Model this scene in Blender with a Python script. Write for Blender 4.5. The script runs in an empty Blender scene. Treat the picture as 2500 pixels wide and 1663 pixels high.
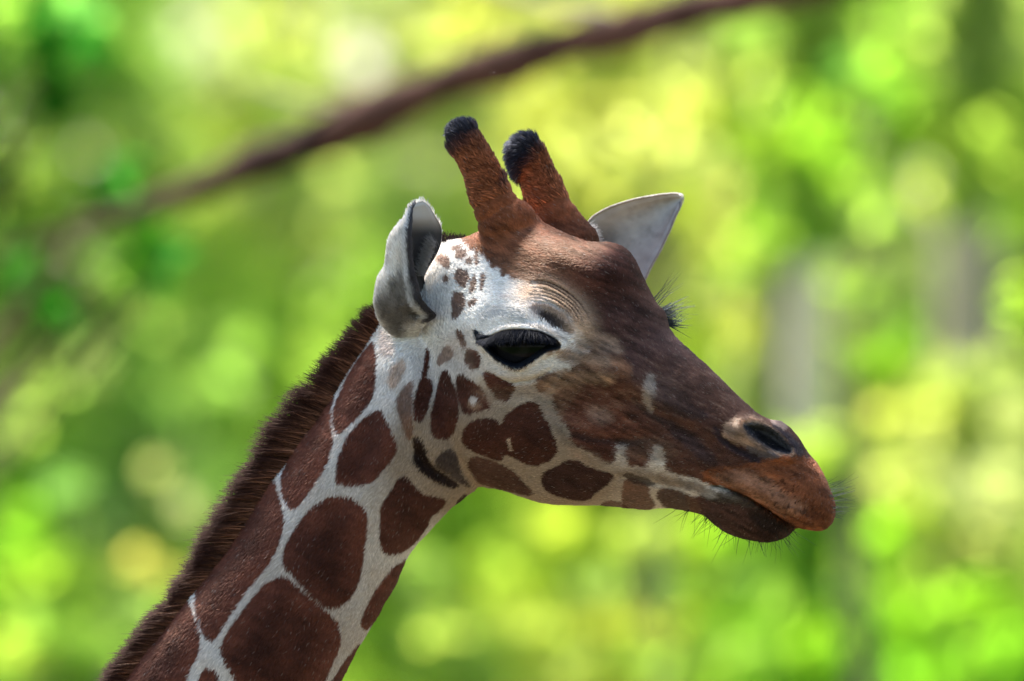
import bpy, math, random
import numpy as np
from mathutils import Vector

rng = np.random.default_rng(7)
random.seed(7)
SC = bpy.context.scene
COL = SC.collection

# ------------------------------------------------------------------ camera, sky, sun, exposure
U = 0.00045            # metres per photograph pixel at the giraffe's head
CAM_D = 12.0           # camera to head
CAM_Z = 3.9            # a raised viewing deck, level with the head
cam = bpy.data.cameras.new('camera')
cam_ob = bpy.data.objects.new('camera', cam)
COL.objects.link(cam_ob)
cam_ob.location = (0, -CAM_D, CAM_Z)
cam_ob.rotation_euler = (math.radians(90), 0, 0)
cam.sensor_width = 36.0
cam.lens = 36.0 * CAM_D / (2500 * U)
cam.clip_start = 0.5
cam.clip_end = 2000
cam.dof.use_dof = True
cam.dof.focus_distance = CAM_D - 0.07
cam.dof.aperture_fstop = cam.lens / 1000 / 0.090
SC.camera = cam_ob

SUN_EL, SUN_AZ = math.radians(60), math.radians(-20)     # azimuth clockwise from +Y: left, a little behind the head
world = bpy.data.worlds.new('World')
SC.world = world
world.use_nodes = True
wn = world.node_tree.nodes
wbg = wn['Background']
sky = wn.new('ShaderNodeTexSky')
sky.sky_type = 'NISHITA'
sky.sun_disc = False
sky.sun_elevation = SUN_EL
sky.sun_rotation = SUN_AZ
sky.air_density = 1.0
sky.dust_density = 1.5
world.node_tree.links.new(sky.outputs[0], wbg.inputs[0])
wbg.inputs[1].default_value = 0.10
sun = bpy.data.lights.new('sun', 'SUN')
sun.energy = 5.0
sun.angle = math.radians(14.0)        # hazy bright day: soft-edged shade
sun.color = (1.0, 0.97, 0.90)
sun_ob = bpy.data.objects.new('sun', sun)
COL.objects.link(sun_ob)
sdir = Vector((math.sin(SUN_AZ) * math.cos(SUN_EL), math.cos(SUN_AZ) * math.cos(SUN_EL), math.sin(SUN_EL)))
sun_ob.rotation_euler = (-sdir).to_track_quat('-Z', 'Y').to_euler()
sun_ob.location = (-6, 4, 12)
SC.view_settings.view_transform = 'Standard'
SC.view_settings.look = 'None'
SC.view_settings.gamma = 1.0
SC.view_settings.exposure = 2.08
SC.cycles.max_bounces = 10
SC.cycles.transparent_max_bounces = 12

# ------------------------------------------------------------------ helpers
def tag(o, label=None, cat=None, group=None, kind=None):
    for k, v in (('label', label), ('category', cat), ('group', group), ('kind', kind)):
        if v:
            o[k] = v
    return o

def empty(name, loc, label=None, cat=None, group=None):
    o = bpy.data.objects.new(name, None)
    COL.objects.link(o)
    o.location = loc
    o.empty_display_size = 0.2
    return tag(o, label, cat, group)

def link(name, data, parent=None, mat=None):
    o = bpy.data.objects.new(name, data)
    COL.objects.link(o)
    if parent is not None:
        o.parent = parent
        p, off = parent, Vector((0, 0, 0))
        while p is not None:
            off += p.location
            p = p.parent
        o.location = -off            # vertices are given in world coordinates
    if mat is not None:
        data.materials.append(mat)
    return o

def mesh_np(name, verts, faces, smooth=True, normals=None, col=None):
    """verts (n,3), faces (m,3|4) or list of ragged faces -> mesh data"""
    me = bpy.data.meshes.new(name)
    if isinstance(faces, np.ndarray):
        m, k = faces.shape
        me.vertices.add(len(verts))
        me.vertices.foreach_set('co', np.asarray(verts, np.float32).ravel())
        me.loops.add(m * k)
        me.loops.foreach_set('vertex_index', faces.astype(np.int32).ravel())
        me.polygons.add(m)
        me.polygons.foreach_set('loop_start', np.arange(0, m * k, k, dtype=np.int32))
        me.update(calc_edges=True)
        me.validate()
    else:
        me.from_pydata([tuple(v) for v in verts], [], faces)
    if smooth:
        me.polygons.foreach_set('use_smooth', np.ones(len(me.polygons), bool))
    if col is not None:
        a = me.color_attributes.new('col', 'FLOAT_COLOR', 'POINT')
        c4 = np.ones((len(verts), 4), np.float32)
        c4[:, :3] = col
        a.data.foreach_set('color', c4.ravel())
    if normals is not None:
        me.normals_split_custom_set_from_vertices(np.asarray(normals, np.float32))
    return me

def srgb(r, g, b):
    c = np.array([r, g, b], float) / 255
    return np.where(c <= 0.04045, c / 12.92, ((c + 0.055) / 1.055) ** 2.4)

_N = rng.random((256, 256)).astype(np.float32)
def vnoise(x, y):
    xi = np.floor(x).astype(int); yi = np.floor(y).astype(int)
    fx = x - xi; fy = y - yi
    fx = fx * fx * (3 - 2 * fx); fy = fy * fy * (3 - 2 * fy)
    a = _N[xi & 255, yi & 255]; b = _N[(xi + 1) & 255, yi & 255]
    c = _N[xi & 255, (yi + 1) & 255]; d = _N[(xi + 1) & 255, (yi + 1) & 255]
    return (a * (1 - fx) + b * fx) * (1 - fy) + (c * (1 - fx) + d * fx) * fy
def fbm(x, y, o=3):
    s = 0; a = 0.5
    for i in range(o):
        s = s + a * (vnoise(x * 2 ** i + 17 * i, y * 2 ** i + 31 * i) - 0.5); a *= 0.5
    return s

def sstep(a, b, x):
    t = np.clip((x - a) / (b - a), 0, 1)
    return t * t * (3 - 2 * t)

def to_world(X, Y, D):
    """photograph pixel X,Y at depth D (pixels towards the camera) -> world metres on the giraffe"""
    X, Y, D = np.broadcast_arrays(np.asarray(X, float), np.asarray(Y, float), np.asarray(D, float))
    k = (CAM_D - D * U) / CAM_D
    return np.stack([(X - 1250) * U * k, -D * U, CAM_Z - (Y - 831.5) * U * k], -1)

# photograph crops the outlines were read from: (x0, y0, pixels per source pixel)
VIEWS = {1: (850, 250, 2.6133), 2: (900, 550, 2.851), 3: (1450, 850, 3.1357), 4: (900, 850, 3.1357),
         5: (200, 1050, 2.5578), 6: (550, 700, 2.8514), 7: (1120, 660, 5.6), 8: (1740, 990, 4.356), 9: (880, 470, 3.92), 0: (0, 0, 1)}
def V(v, *pts):
    x0, y0, k = VIEWS[v]
    return np.array([(x0 + px / k, y0 + py / k) for px, py in pts], float)

def smooth_poly(p, n=3, closed=True):
    p = np.asarray(p, float)
    for _ in range(n):                       # Chaikin, pulled back a little less than full rounding
        q = np.roll(p, -1, 0)
        p = np.stack([p * .8 + q * .2, p * .2 + q * .8], 1).reshape(-1, 2)
    return p

def poly_sd(P, X, Y, pad=1e9):
    """signed distance, positive inside"""
    shp = X.shape
    x = X.ravel().astype(np.float32); y = Y.ravel().astype(np.float32)
    out = np.full(x.shape, -1e3, np.float32)
    lo = P.min(0) - pad; hi = P.max(0) + pad
    m = (x > lo[0]) & (x < hi[0]) & (y > lo[1]) & (y < hi[1])
    idx = np.nonzero(m)[0]
    if len(idx) == 0:
        return out.reshape(shp)
    x = x[idx]; y = y[idx]
    d2 = np.full(x.shape, 1e12, np.float32)
    ins = np.zeros(x.shape, bool)
    Q = np.roll(P, -1, 0)
    for (ax, ay), (bx, by) in zip(P, Q):
        ex, ey = bx - ax, by - ay
        t = np.clip(((x - ax) * ex + (y - ay) * ey) / (ex * ex + ey * ey + 1e-9), 0, 1)
        d2 = np.minimum(d2, (x - ax - t * ex) ** 2 + (y - ay - t * ey) ** 2)
        if ay != by:
            ins ^= ((ay > y) != (by > y)) & (x < ex * (y - ay) / (by - ay) + ax)
    out[idx] = np.sqrt(d2) * np.where(ins, 1, -1)
    return out.reshape(shp)

def line_d(P, X, Y, pad=120):
    """distance to an open polyline, and the parameter 0..1 along it"""
    shp = X.shape
    x = X.ravel(); y = Y.ravel()
    d = np.full(x.shape, 1e3); tt = np.zeros(x.shape)
    lo = P.min(0) - pad; hi = P.max(0) + pad
    idx = np.nonzero((x > lo[0]) & (x < hi[0]) & (y > lo[1]) & (y < hi[1]))[0]
    x = x[idx]; y = y[idx]
    best = np.full(x.shape, 1e12); bt = np.zeros(x.shape)
    n = len(P) - 1
    for i in range(n):
        ax, ay = P[i]; ex, ey = P[i + 1] - P[i]
        t = np.clip(((x - ax) * ex + (y - ay) * ey) / (ex * ex + ey * ey + 1e-9), 0, 1)
        q = (x - ax - t * ex) ** 2 + (y - ay - t * ey) ** 2
        m = q < best
        best[m] = q[m]; bt[m] = ((i + t) / n)[m]
    d[idx] = np.sqrt(best); tt[idx] = bt
    return d.reshape(shp), tt.reshape(shp)

def material(name):
    m = bpy.data.materials.new(name)
    m.use_nodes = True
    return m, m.node_tree.nodes, m.node_tree.links, m.node_tree.nodes['Principled BSDF']

def attr_material(name, rough=0.7, spec=0.3, bump=0.0, scale=300, sheen=0.0, noise=0.0):
    m, n, l, b = material(name)
    a = n.new('ShaderNodeAttribute'); a.attribute_name = 'col'
    src = a.outputs['Color']
    if noise:
        tc = n.new('ShaderNodeTexCoord')
        nt = n.new('ShaderNodeTexNoise'); nt.inputs['Scale'].default_value = scale * .35; nt.inputs['Detail'].default_value = 5
        l.new(tc.outputs['Object'], nt.inputs['Vector'])
        hs = n.new('ShaderNodeHueSaturation')
        mr = n.new('ShaderNodeMapRange'); mr.inputs[3].default_value = 1 - noise; mr.inputs[4].default_value = 1 + noise
        l.new(nt.outputs[0], mr.inputs[0]); l.new(mr.outputs[0], hs.inputs['Value']); l.new(src, hs.inputs['Color'])
        src = hs.outputs[0]
    l.new(src, b.inputs['Base Color'])
    b.inputs['Roughness'].default_value = rough
    b.inputs['Specular IOR Level'].default_value = spec
    b.inputs['Sheen Weight'].default_value = sheen
    if bump:
        tc = n.new('ShaderNodeTexCoord')
        nt = n.new('ShaderNodeTexNoise'); nt.inputs['Scale'].default_value = scale; nt.inputs['Detail'].default_value = 4
        bp = n.new('ShaderNodeBump'); bp.inputs['Strength'].default_value = bump; bp.inputs['Distance'].default_value = 0.002
        l.new(tc.outputs['Object'], nt.inputs['Vector']); l.new(nt.outputs[0], bp.inputs['Height']); l.new(bp.outputs[0], b.inputs['Normal'])
    return m
# ------------------------------------------------------------------ giraffe: form of head, neck and ossicones
STEP = 4.0
GX0, GY0 = 60.0, 380.0
NX, NY = 512, 384              # map nodes at 4 px
gx = GX0 + STEP * np.arange(NX); gy = GY0 + STEP * np.arange(NY)
MX, MY = np.meshgrid(gx, gy, indexing='ij')

HEAD = np.concatenate([
    V(1, (600, 905), (640, 882), (700, 878), (770, 862), (900, 800), (1050, 770), (1250, 800), (1420, 860), (1530, 900), (1600, 903), (1650, 900), (1705, 907), (1755, 928),
      (1795, 962), (1825, 1005), (1852, 1062), (1880, 1125), (1903, 1175), (1932, 1235), (1962, 1292), (1990, 1318), (2018, 1345), (2036, 1420), (2046, 1455), (2085, 1505), (2150, 1565)),
    V(3, (790, 80), (850, 130), (920, 200), (990, 270), (1050, 330), (1110, 390), (1180, 450), (1240, 505), (1300, 540), (1370, 566), (1420, 562), (1460, 588),
      (1500, 620), (1540, 665), (1580, 720), (1620, 790), (1650, 830), (1700, 880), (1740, 950), (1770, 1010), (1800, 1080), (1830, 1150), (1845, 1220), (1840, 1290),
      (1820, 1340), (1780, 1380), (1730, 1395), (1660, 1387), (1600, 1376), (1555, 1362), (1530, 1380), (1490, 1425), (1450, 1450), (1380, 1473), (1300, 1478), (1200, 1465),
      (1100, 1440), (1020, 1410), (960, 1370), (900, 1320), (850, 1275), (800, 1255), (700, 1235), (560, 1212), (500, 1213), (440, 1226), (300, 1222), (150, 1210)),
    V(4, (2195, 1225), (2000, 1215), (1800, 1195), (1600, 1195), (1450, 1190), (1330, 1180), (1230, 1150), (1130, 1115), (1060, 1085), (960, 1065), (870, 1055),
      (760, 1030), (650, 985), (560, 935), (480, 880), (430, 790), (390, 700), (350, 640), (330, 560), (335, 420), (350, 300)),
    V(0, (1005, 900), (985, 840), (965, 760), (975, 690), (1010, 640))])
NECK = np.concatenate([
    V(6, (1260, 60), (1120, 170), (1075, 240), (1020, 340), (960, 440), (890, 540), (820, 650), (770, 740), (690, 850), (620, 960), (540, 1060), (460, 1170), (400, 1270), (340, 1330), (280, 1420)),
    V(5, (960, 690), (860, 820), (780, 920), (700, 1020), (600, 1140), (520, 1250), (440, 1340), (360, 1440), (280, 1560), (90, 1820), (-150, 2150), (1330, 2150)),
    V(5, (1520, 1770), (1610, 1568), (1650, 1490), (1690, 1410), (1720, 1350), (1760, 1290), (1800, 1220), (1850, 1150), (1880, 1080), (1920, 1020), (1960, 950), (1990, 870), (2030, 780),
      (2100, 690), (2170, 620), (2240, 540), (2302, 480)),
    V(4, (660, 1190), (720, 1150), (770, 1105), (830, 1070), (880, 1020), (900, 900), (860, 650), (840, 400), (800, 150), (600, -100)),
    V(0, (1090, 700))])

def inflate(sd, rhs):
    """H with laplacian -rhs inside, 0 on the outline, falling linearly outside (H is the squared half thickness)"""
    prev = None
    for lev in (16, 8, 4, 2, 1):
        s = sd[::lev, ::lev]
        h = (STEP * lev) ** 2 * rhs
        if prev is None:
            H = np.zeros_like(s)
        else:
            H = np.repeat(np.repeat(prev, 2, 0), 2, 1)[:s.shape[0], :s.shape[1]].copy()
        ins = s > 0
        for it in range(260 if lev > 1 else 120):
            A = np.pad(H, 1, mode='edge')
            H = np.where(ins, (A[2:, 1:-1] + A[:-2, 1:-1] + A[1:-1, 2:] + A[1:-1, :-2] + h) * .25, 0)
        prev = H
    return H

HEAD_S = smooth_poly(HEAD, 2); NECK_S = smooth_poly(NECK, 2)
sd_h = poly_sd(HEAD_S, MX, MY); sd_n = poly_sd(NECK_S, MX, MY)
H_h = inflate(np.where(sd_h > 0, sd_h, -1.0), 2.6)
H_n = inflate(np.where(sd_n > 0, sd_n, -1.0), 2.1)
R_h = np.interp(MX, [1000, 1300, 1600, 2000], [520, 520, 400, 230])
# signed, roughly linear near the outline: inside H, outside -slope*dist
H_h = np.where(sd_h > 0, H_h, sd_h * R_h)
H_n = np.where(sd_n > 0, H_n, sd_n * 330.0)
def blur(A, n):
    for _ in range(n):
        B = np.pad(A, 1, mode='edge')
        A = (B[2:, 1:-1] + B[:-2, 1:-1] + B[1:-1, 2:] + B[1:-1, :-2] + 2 * A) / 6
    return A
H_h = blur(H_h, 2); H_n = blur(H_n, 3)

def dc_head(X, Y):
    return 0.46 * (X - 1330) - 0.10 * (Y - 850)
def dc_neck(X, Y):
    return -95 - 0.06 * (Y - 1000)

def crom_line(A, n):
    k = len(A); u = np.linspace(0, k - 1, n); i = np.minimum(u.astype(int), k - 2); t = (u - i)[:, None]
    g = lambda j: A[np.clip(j, 0, k - 1)]
    a, b, c, d = g(i - 1), g(i), g(i + 1), g(i + 2)
    return .5 * ((2 * b) + (c - a) * t + (2 * a - 5 * b + 4 * c - d) * t * t + (3 * b - a - 3 * c + d) * t ** 3)

# --- sculpted relief on the near side (pixels towards the camera), at 2 px
FS = 2.0
FNX, FNY = 1024, 768
FX, FY = np.meshgrid(GX0 + FS * np.arange(FNX), GY0 + FS * np.arange(FNY), indexing='ij')
REL = np.zeros((FNX, FNY))
def ga(x, y, rx, ry, amp, rot=0):
    c, s = math.cos(math.radians(rot)), math.sin(math.radians(rot))
    dx, dy = FX - x, FY - y
    a = (dx * c + dy * s) / rx; b = (-dx * s + dy * c) / ry
    return amp * np.exp(-(a * a + b * b))
def ridge(pts, w, amp, taper=True, asym=0):
    d, t = line_d(np.asarray(pts, float), FX, FY)
    k = np.exp(-(d / w) ** 2)
    if taper:
        k = k * np.sin(np.pi * np.clip(t, 0.04, 0.96)) ** .6
    return amp * k

EYE = V(7, (290, 950), (400, 930), (500, 870), (600, 835), (740, 812), (900, 815), (1050, 830), (1180, 880), (1300, 940), (1385, 1010), (1370, 1050), (1250, 1085), (1130, 1140),
        (1020, 1210), (900, 1290), (780, 1330), (640, 1280), (500, 1190), (400, 1100), (320, 1010))
EYE_S = smooth_poly(EYE, 2)
# broad forms
REL += ga(1255, 770, 120, 62, 46)               # orbit and upper lid
REL += ga(1290, 850, 150, 85, 26)               # eyeball under the lids
REL += ga(1250, 915, 120, 30, 15)               # lower lid bag
REL += ga(1400, 620, 110, 70, 25)               # forehead boss
REL += ga(1480, 655, 75, 60, 26)
REL -= ridge(V(0, (1330, 640), (1400, 690), (1450, 760), (1480, 830)), 26, 9)
REL += ga(1945, 1225, 60, 60, 12)
REL += ga(1430, 790, 70, 60, 14)
REL -= ga(1345, 775, 52, 26, 24, 25)            # hollow in front of the lid
REL -= ga(1120, 760, 50, 80, 20)                # temple
REL += ga(1150, 1060, 110, 120, 30)             # masseter
REL += ga(1060, 1010, 50, 110, 26, -8)          # jaw angle
REL -= ga(1420, 1010, 150, 45, 16, 15)          # hollow of the cheek
REL += ga(1500, 905, 70, 40, 24, 25)            # cheek bone
REL += ridge(V(0, (1400, 890), (1500, 910), (1600, 975), (1720, 1035)), 34, 16)
REL -= ridge(V(0, (1490, 955), (1560, 985), (1640, 1035), (1730, 1090)), 22, 17)
REL -= ridge(V(4, (1560, 640), (1750, 690), (1950, 705), (2150, 690)), 13, 9)
REL += ga(1330, 1080, 130, 60, 12)
REL -= ridge(V(4, (1500, 1010), (1650, 1030), (1800, 1010)), 12, 7)
REL -= ridge(V(3, (150, 985), (270, 985), (420, 1015), (560, 1050), (700, 1060)), 9, 12)
REL += ga(1560, 1140, 120, 40, 8)
# throat crease behind the jaw and tendon in the neck
REL -= ridge(V(4, (345, 700), (375, 800), (450, 900), (560, 965), (690, 1030)), 12, 14)
REL += ridge(V(6, (1290, 430), (1320, 640), (1305, 900), (1330, 1080)), 16, 14)
REL += ridge(V(6, (1250, 350), (1180, 700), (1080, 1200), (900, 1560)), 46, 14)
REL -= ridge(V(6, (1180, 420), (1100, 760), (940, 1300), (700, 1700)), 40, 10)
# under-eye fold
REL -= ridge(V(7, (330, 1370), (520, 1480), (750, 1530), (980, 1500), (1180, 1420), (1300, 1330)), 6, 10)
# lids
dE = poly_sd(EYE_S, FX, FY, 80)
up = sstep(870, 815, FY)
REL += 17 * np.exp(-((dE + 5) / 8.0) ** 2) * up
REL += 9 * np.exp(-((dE + 4) / 7.0) ** 2) * (1 - up)
REL -= 46 * sstep(1, 13, dE)                    # the opening itself, the eyeball sits in it
REL -= ridge(V(7, (250, 690), (330, 560), (480, 470), (700, 440), (880, 470)), 9, 5)
# wrinkles over the eye
WA = V(7, (955, 430), (1110, 440), (1270, 480), (1400, 555), (1500, 645), (1570, 745))
WB = V(7, (1000, 165), (1180, 160), (1410, 255), (1630, 420), (1775, 620), (1800, 790))
WRS = []
for i in range(7):
    f = i / 6.
    w = WA * (1 - f) + WB * f + rng.normal(0, 1.0, WA.shape)
    WRS.append(crom_line(w, 14)[int(rng.integers(0, 2)):14 - int(rng.integers(0, 3))])
for w in WRS:
    REL -= ridge(w, 2.6, 5.5)
# nostril
NOS = V(8, (330, 205), (400, 185), (500, 190), (600, 225), (700, 290), (790, 380), (850, 460), (845, 510), (790, 520), (700, 500), (600, 450), (500, 385), (420, 320), (360, 260))
NOS_S = smooth_poly(NOS, 2)
dN = poly_sd(NOS_S, FX, FY, 80)
REL += 15 * np.exp(-((dN + 9) / 12.0) ** 2)
REL -= 52 * sstep(-3, 20, dN)
PIT = smooth_poly(V(8, (440, 320), (520, 340), (620, 390), (690, 460), (710, 500), (640, 480), (540, 420)), 2)
REL -= 40 * sstep(-4, 8, poly_sd(PIT, FX, FY, 60))
REL -= ridge(V(8, (60, 250), (80, 340), (180, 410), (280, 470), (400, 520), (500, 580)), 7, 11)
REL += ga(1800, 1050, 45, 40, 10)
# lips
MOUTH = V(8, (-45, 845), (60, 862), (180, 895), (300, 935), (420, 990), (520, 1050), (620, 1110), (720, 1180), (820, 1240), (890, 1280))
dM, tM = line_d(MOUTH, FX, FY)
above = (FY < np.interp(FX, MOUTH[:, 0], MOUTH[:, 1]))
REL -= 26 * np.exp(-(dM / 5.0) ** 2) * sstep(0, .08, tM)
REL += np.where(above, 18, 0) * np.exp(-((dM - 22) / 22.0) ** 2) * sstep(0.0, .35, tM)
REL -= np.where(above, 0, 30) * np.exp(-((dM - 4) / 34.0) ** 2) * sstep(0.2, .9, tM)
REL += np.where(above, 0, 7) * np.exp(-((dM - 16) / 12.0) ** 2) * sstep(0.0, .2, tM) * (1 - sstep(.3, .7, tM))
for i in range(6):                               # little creases at the corner of the mouth
    x = 1735 + i * 9
    REL -= ridge(V(0, (x, 1150 - i * 1.0), (x - 5, 1168), (x - 1, 1184)), 2.6, 3.0)
REL += fbm(FX / 26, FY / 26, 3) * 5 * sstep(1480, 1600, FX)
REL += fbm(FX / 60, FY / 60, 2) * 6 * sstep(700, 800, FY)
# ruffled skin in front of the near ear
for i in range(6):
    x = 1062 + i * 7.5
    REL -= ridge(V(0, (x + 2, 700), (x, 760), (x - 6, 815), (x - 18, 865)), 2.4, 2.6)

REL *= np.where(np.abs(REL) < 30, 1.35, 1.0 + .35 * 30 / np.maximum(np.abs(REL), 30))

def bil(M, X, Y, step):
    fx = np.clip((X - GX0) / step, 0, M.shape[0] - 1.001); fy = np.clip((Y - GY0) / step, 0, M.shape[1] - 1.001)
    i = fx.astype(int); j = fy.astype(int); a = fx - i; b = fy - j
    return (M[i, j] * (1 - a) + M[i + 1, j] * a) * (1 - b) + (M[i, j + 1] * (1 - a) + M[i + 1, j + 1] * a) * b

# ossicones: bent tapering tubes (X, Y, depth, radius)
OSS = [np.array([(1138, 344, 30, 31), (1146, 362, 33, 36), (1162, 390, 40, 37), (1181, 430, 46, 40), (1196, 472, 54, 45), (1216, 514, 60, 55), (1242, 556, 58, 72), (1262, 602, 40, 92)], float),
       np.array([(1288, 376, -150, 32), (1298, 396, -150, 38), (1313, 428, -148, 38), (1327, 466, -142, 44), (1337, 500, -138, 50), (1358, 548, -125, 62), (1385, 600, -120, 76)], float)]
def sd_oss(o, X, Y, D):
    P = OSS[o]
    best = None; bt = None
    n = len(P) - 1
    for i in range(n):
        a, b = P[i], P[i + 1]
        e = b[:3] - a[:3]
        t = np.clip(((X - a[0]) * e[0] + (Y - a[1]) * e[1] + (D - a[2]) * e[2]) / (e @ e), 0, 1)
        d = np.sqrt((X - a[0] - t * e[0]) ** 2 + (Y - a[1] - t * e[1]) ** 2 + (D - a[2] - t * e[2]) ** 2) - (a[3] + t * (b[3] - a[3]))
        if best is None:
            best, bt = d, (i + t) / n
        else:
            m = d < best
            best = np.where(m, d, best); bt = np.where(m, (i + t) / n, bt)
    return best, bt
def smin(a, b, k):
    h = np.clip(0.5 + 0.5 * (b - a) / k, 0, 1)
    return b * (1 - h) + a * h - k * h * (1 - h)

def combine(Hh, Hn, rel, ch, cn, X, Y, D, oss=True):
    rh = np.sqrt(np.maximum(Hh, 3600.0)); rn = np.sqrt(np.maximum(Hn, 3600.0))
    front_h = sstep(0.0, 0.6, (D - ch) / rh)
    d = D - ch - rel * front_h
    fh = (d * d - Hh) / (2 * rh)
    front_n = sstep(0.0, 0.6, (D - cn) / rn)
    d = D - cn - rel * front_n
    fn = (d * d - Hn) / (2 * rn)
    f = smin(fh, fn, 22.0)
    if oss:
        for o in (0, 1):
            f = smin(f, sd_oss(o, X, Y, D)[0], 58.0)
    return f
def F(X, Y, D):
    return combine(bil(H_h, X, Y, STEP), bil(H_n, X, Y, STEP), bil(REL, X, Y, FS), dc_head(X, Y), dc_neck(X, Y), X, Y, D)

# --- surface nets
Y_TOP = 276.0
ex = gx; ey = np.concatenate([np.arange(Y_TOP, GY0, STEP), gy])[:int((1860 - Y_TOP) / STEP)]
ed = np.arange(-470, 470, STEP)
EXX, EYY = np.meshgrid(ex, ey, indexing='ij')
padrows = len(ey) - len(ey[ey >= GY0])
Hh2 = bil(H_h, EXX, EYY, STEP) - np.maximum(GY0 - EYY, 0) * 500
Hn2 = bil(H_n, EXX, EYY, STEP) - np.maximum(GY0 - EYY, 0) * 500
rel2 = bil(REL, EXX, EYY, FS)
vol = np.empty((len(ex), len(ey), len(ed)), np.float32)
ch2, cn2 = dc_head(EXX, EYY), dc_neck(EXX, EYY)
jt = int((700 - Y_TOP) / STEP)
i0, i1 = int((1000 - GX0) / STEP), int((1520 - GX0) / STEP)
for k, D in enumerate(ed):
    vol[:, :, k] = combine(Hh2, Hn2, rel2, ch2, cn2, EXX, EYY, D, oss=False)
    s = (slice(i0, i1), slice(0, jt))
    f = vol[s + (k,)]
    for o in (0, 1):
        f = smin(f, sd_oss(o, EXX[s], EYY[s], D)[0], 58.0)
    vol[s + (k,)] = f

def surface_nets(v, axes):
    sgn = v < 0
    c = [sgn[i:sgn.shape[0] - 1 + i, j:sgn.shape[1] - 1 + j, k:sgn.shape[2] - 1 + k] for i in (0, 1) for j in (0, 1) for k in (0, 1)]
    anyc = c[0].copy(); allc = c[0].copy()
    for q in c[1:]:
        anyc |= q; allc &= q
    act = anyc & ~allc
    I, J, K = np.nonzero(act)
    idx = np.full(act.shape, -1, np.int32)
    idx[I, J, K] = np.arange(len(I))
    acc = np.zeros((len(I), 3)); cnt = np.zeros(len(I))
    corners = [(i, j, k) for i in (0, 1) for j in (0, 1) for k in (0, 1)]
    for a in range(8):
        for b in range(a + 1, 8):
            A, B = corners[a], corners[b]
            if sum(abs(p - q) for p, q in zip(A, B)) != 1:
                continue
            va = v[I + A[0], J + A[1], K + A[2]]; vb = v[I + B[0], J + B[1], K + B[2]]
            m = (va < 0) != (vb < 0)
            t = va[m] / (va[m] - vb[m])
            for ax in range(3):
                acc[m, ax] += A[ax] + t * (B[ax] - A[ax])
            cnt[m] += 1
    p = acc / cnt[:, None] + np.stack([I, J, K], 1)
    P = np.stack([ax[0] + p[:, n] * (ax[1] - ax[0]) for n, ax in enumerate(axes)], 1)
    quads = []
    for ax in range(3):
        o1, o2 = [(1, 2), (2, 0), (0, 1)][ax]
        sl0 = [slice(1, -1)] * 3; sl1 = [slice(1, -1)] * 3
        sl0[ax] = slice(0, -1); sl1[ax] = slice(1, None)
        s0 = sgn[tuple(sl0)]; s1 = sgn[tuple(sl1)]
        E = np.argwhere(s0 != s1)
        fl = s0[tuple(E.T)]
        E = E + np.array([0 if n == ax else 1 for n in range(3)])
        def cell(d1, d2):
            q = E.copy(); q[:, o1] -= d1; q[:, o2] -= d2
            return idx[q[:, 0], q[:, 1], q[:, 2]]
        Q = np.stack([cell(1, 1), cell(0, 1), cell(0, 0), cell(1, 0)], 1)
        Q[~fl] = Q[~fl][:, ::-1]
        quads.append(Q)
    return P, np.concatenate(quads)
P, Q = surface_nets(vol, (ex, ey, ed))
del vol
def grad(P, e=1.5):
    X, Y, D = P.T
    return np.stack([F(X + e, Y, D) - F(X - e, Y, D), F(X, Y + e, D) - F(X, Y - e, D), F(X, Y, D + e) - F(X, Y, D - e)], 1) / (2 * e)
for _ in range(2):
    g = grad(P); f = F(*P.T)
    stp = -f / np.maximum((g * g).sum(1), .05)
    P = P + np.clip(stp, -3, 3)[:, None] * g
G = grad(P, 2.5)
NRM = G / np.linalg.norm(G, axis=1)[:, None]
def nrm_world(n):                                # X right, Y down, D towards the camera -> x, y, z
    w = np.stack([n[:, 0], -n[:, 2], -n[:, 1]], 1)
    return w / np.linalg.norm(w, axis=1)[:, None]
Q = Q[:, ::-1]
print('body verts', len(P), 'quads', len(Q))
# ------------------------------------------------------------------ giraffe: coat colours
WHITE = np.array([.74, .69, .63]); CREAM = np.array([.55, .42, .30])
BROWN = np.array([.098, .030, .0165]); DARK = np.array([.026, .011, .008]); CHEEK = np.array([.054, .018, .0105])
RUST = np.array([.200, .060, .023]); BLACK = np.array([.007, .008, .012]); NOSE = np.array([.078, .033, .021])
TAN = np.array([.33, .20, .12]); GREY = np.array([.20, .19, .19])
L = []           # (polygon, colour, softness, opacity, ragged)
def lay(poly, col, soft=5.0, op=1.0, rag=1.0, n=1):
    L.append((smooth_poly(poly, n), np.asarray(col, float), soft, op, rag))
# neck
lay(V(6, (1045, 370), (1058, 480), (1055, 620), (1040, 740), (970, 850), (880, 930), (820, 1000), (780, 1000), (765, 900), (790, 790), (830, 700), (880, 600), (950, 490), (1000, 420)), BROWN)
lay(V(6, (775, 735), (745, 840), (745, 960), (757, 1050), (742, 1150), (690, 1270), (600, 1400), (540, 1480), (480, 1545), (432, 1480), (408, 1380), (418, 1290), (455, 1190), (520, 1060), (600, 950), (680, 840)), BROWN)
lay(V(6, (1085, 840), (1110, 900), (1140, 980), (1195, 1100), (1180, 1170), (1100, 1260), (1040, 1340), (980, 1360), (840, 1370), (780, 1350), (790, 1250), (820, 1130), (870, 1020), (950, 930)), BROWN * .8)
lay(V(5, (2000, 270), (2060, 330), (2130, 400), (2200, 420), (2280, 430), (2240, 480), (2180, 530), (2150, 600), (2090, 680), (2000, 750), (1900, 765), (1870, 680), (1870, 560), (1880, 460), (1940, 380)), CHEEK)
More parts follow.
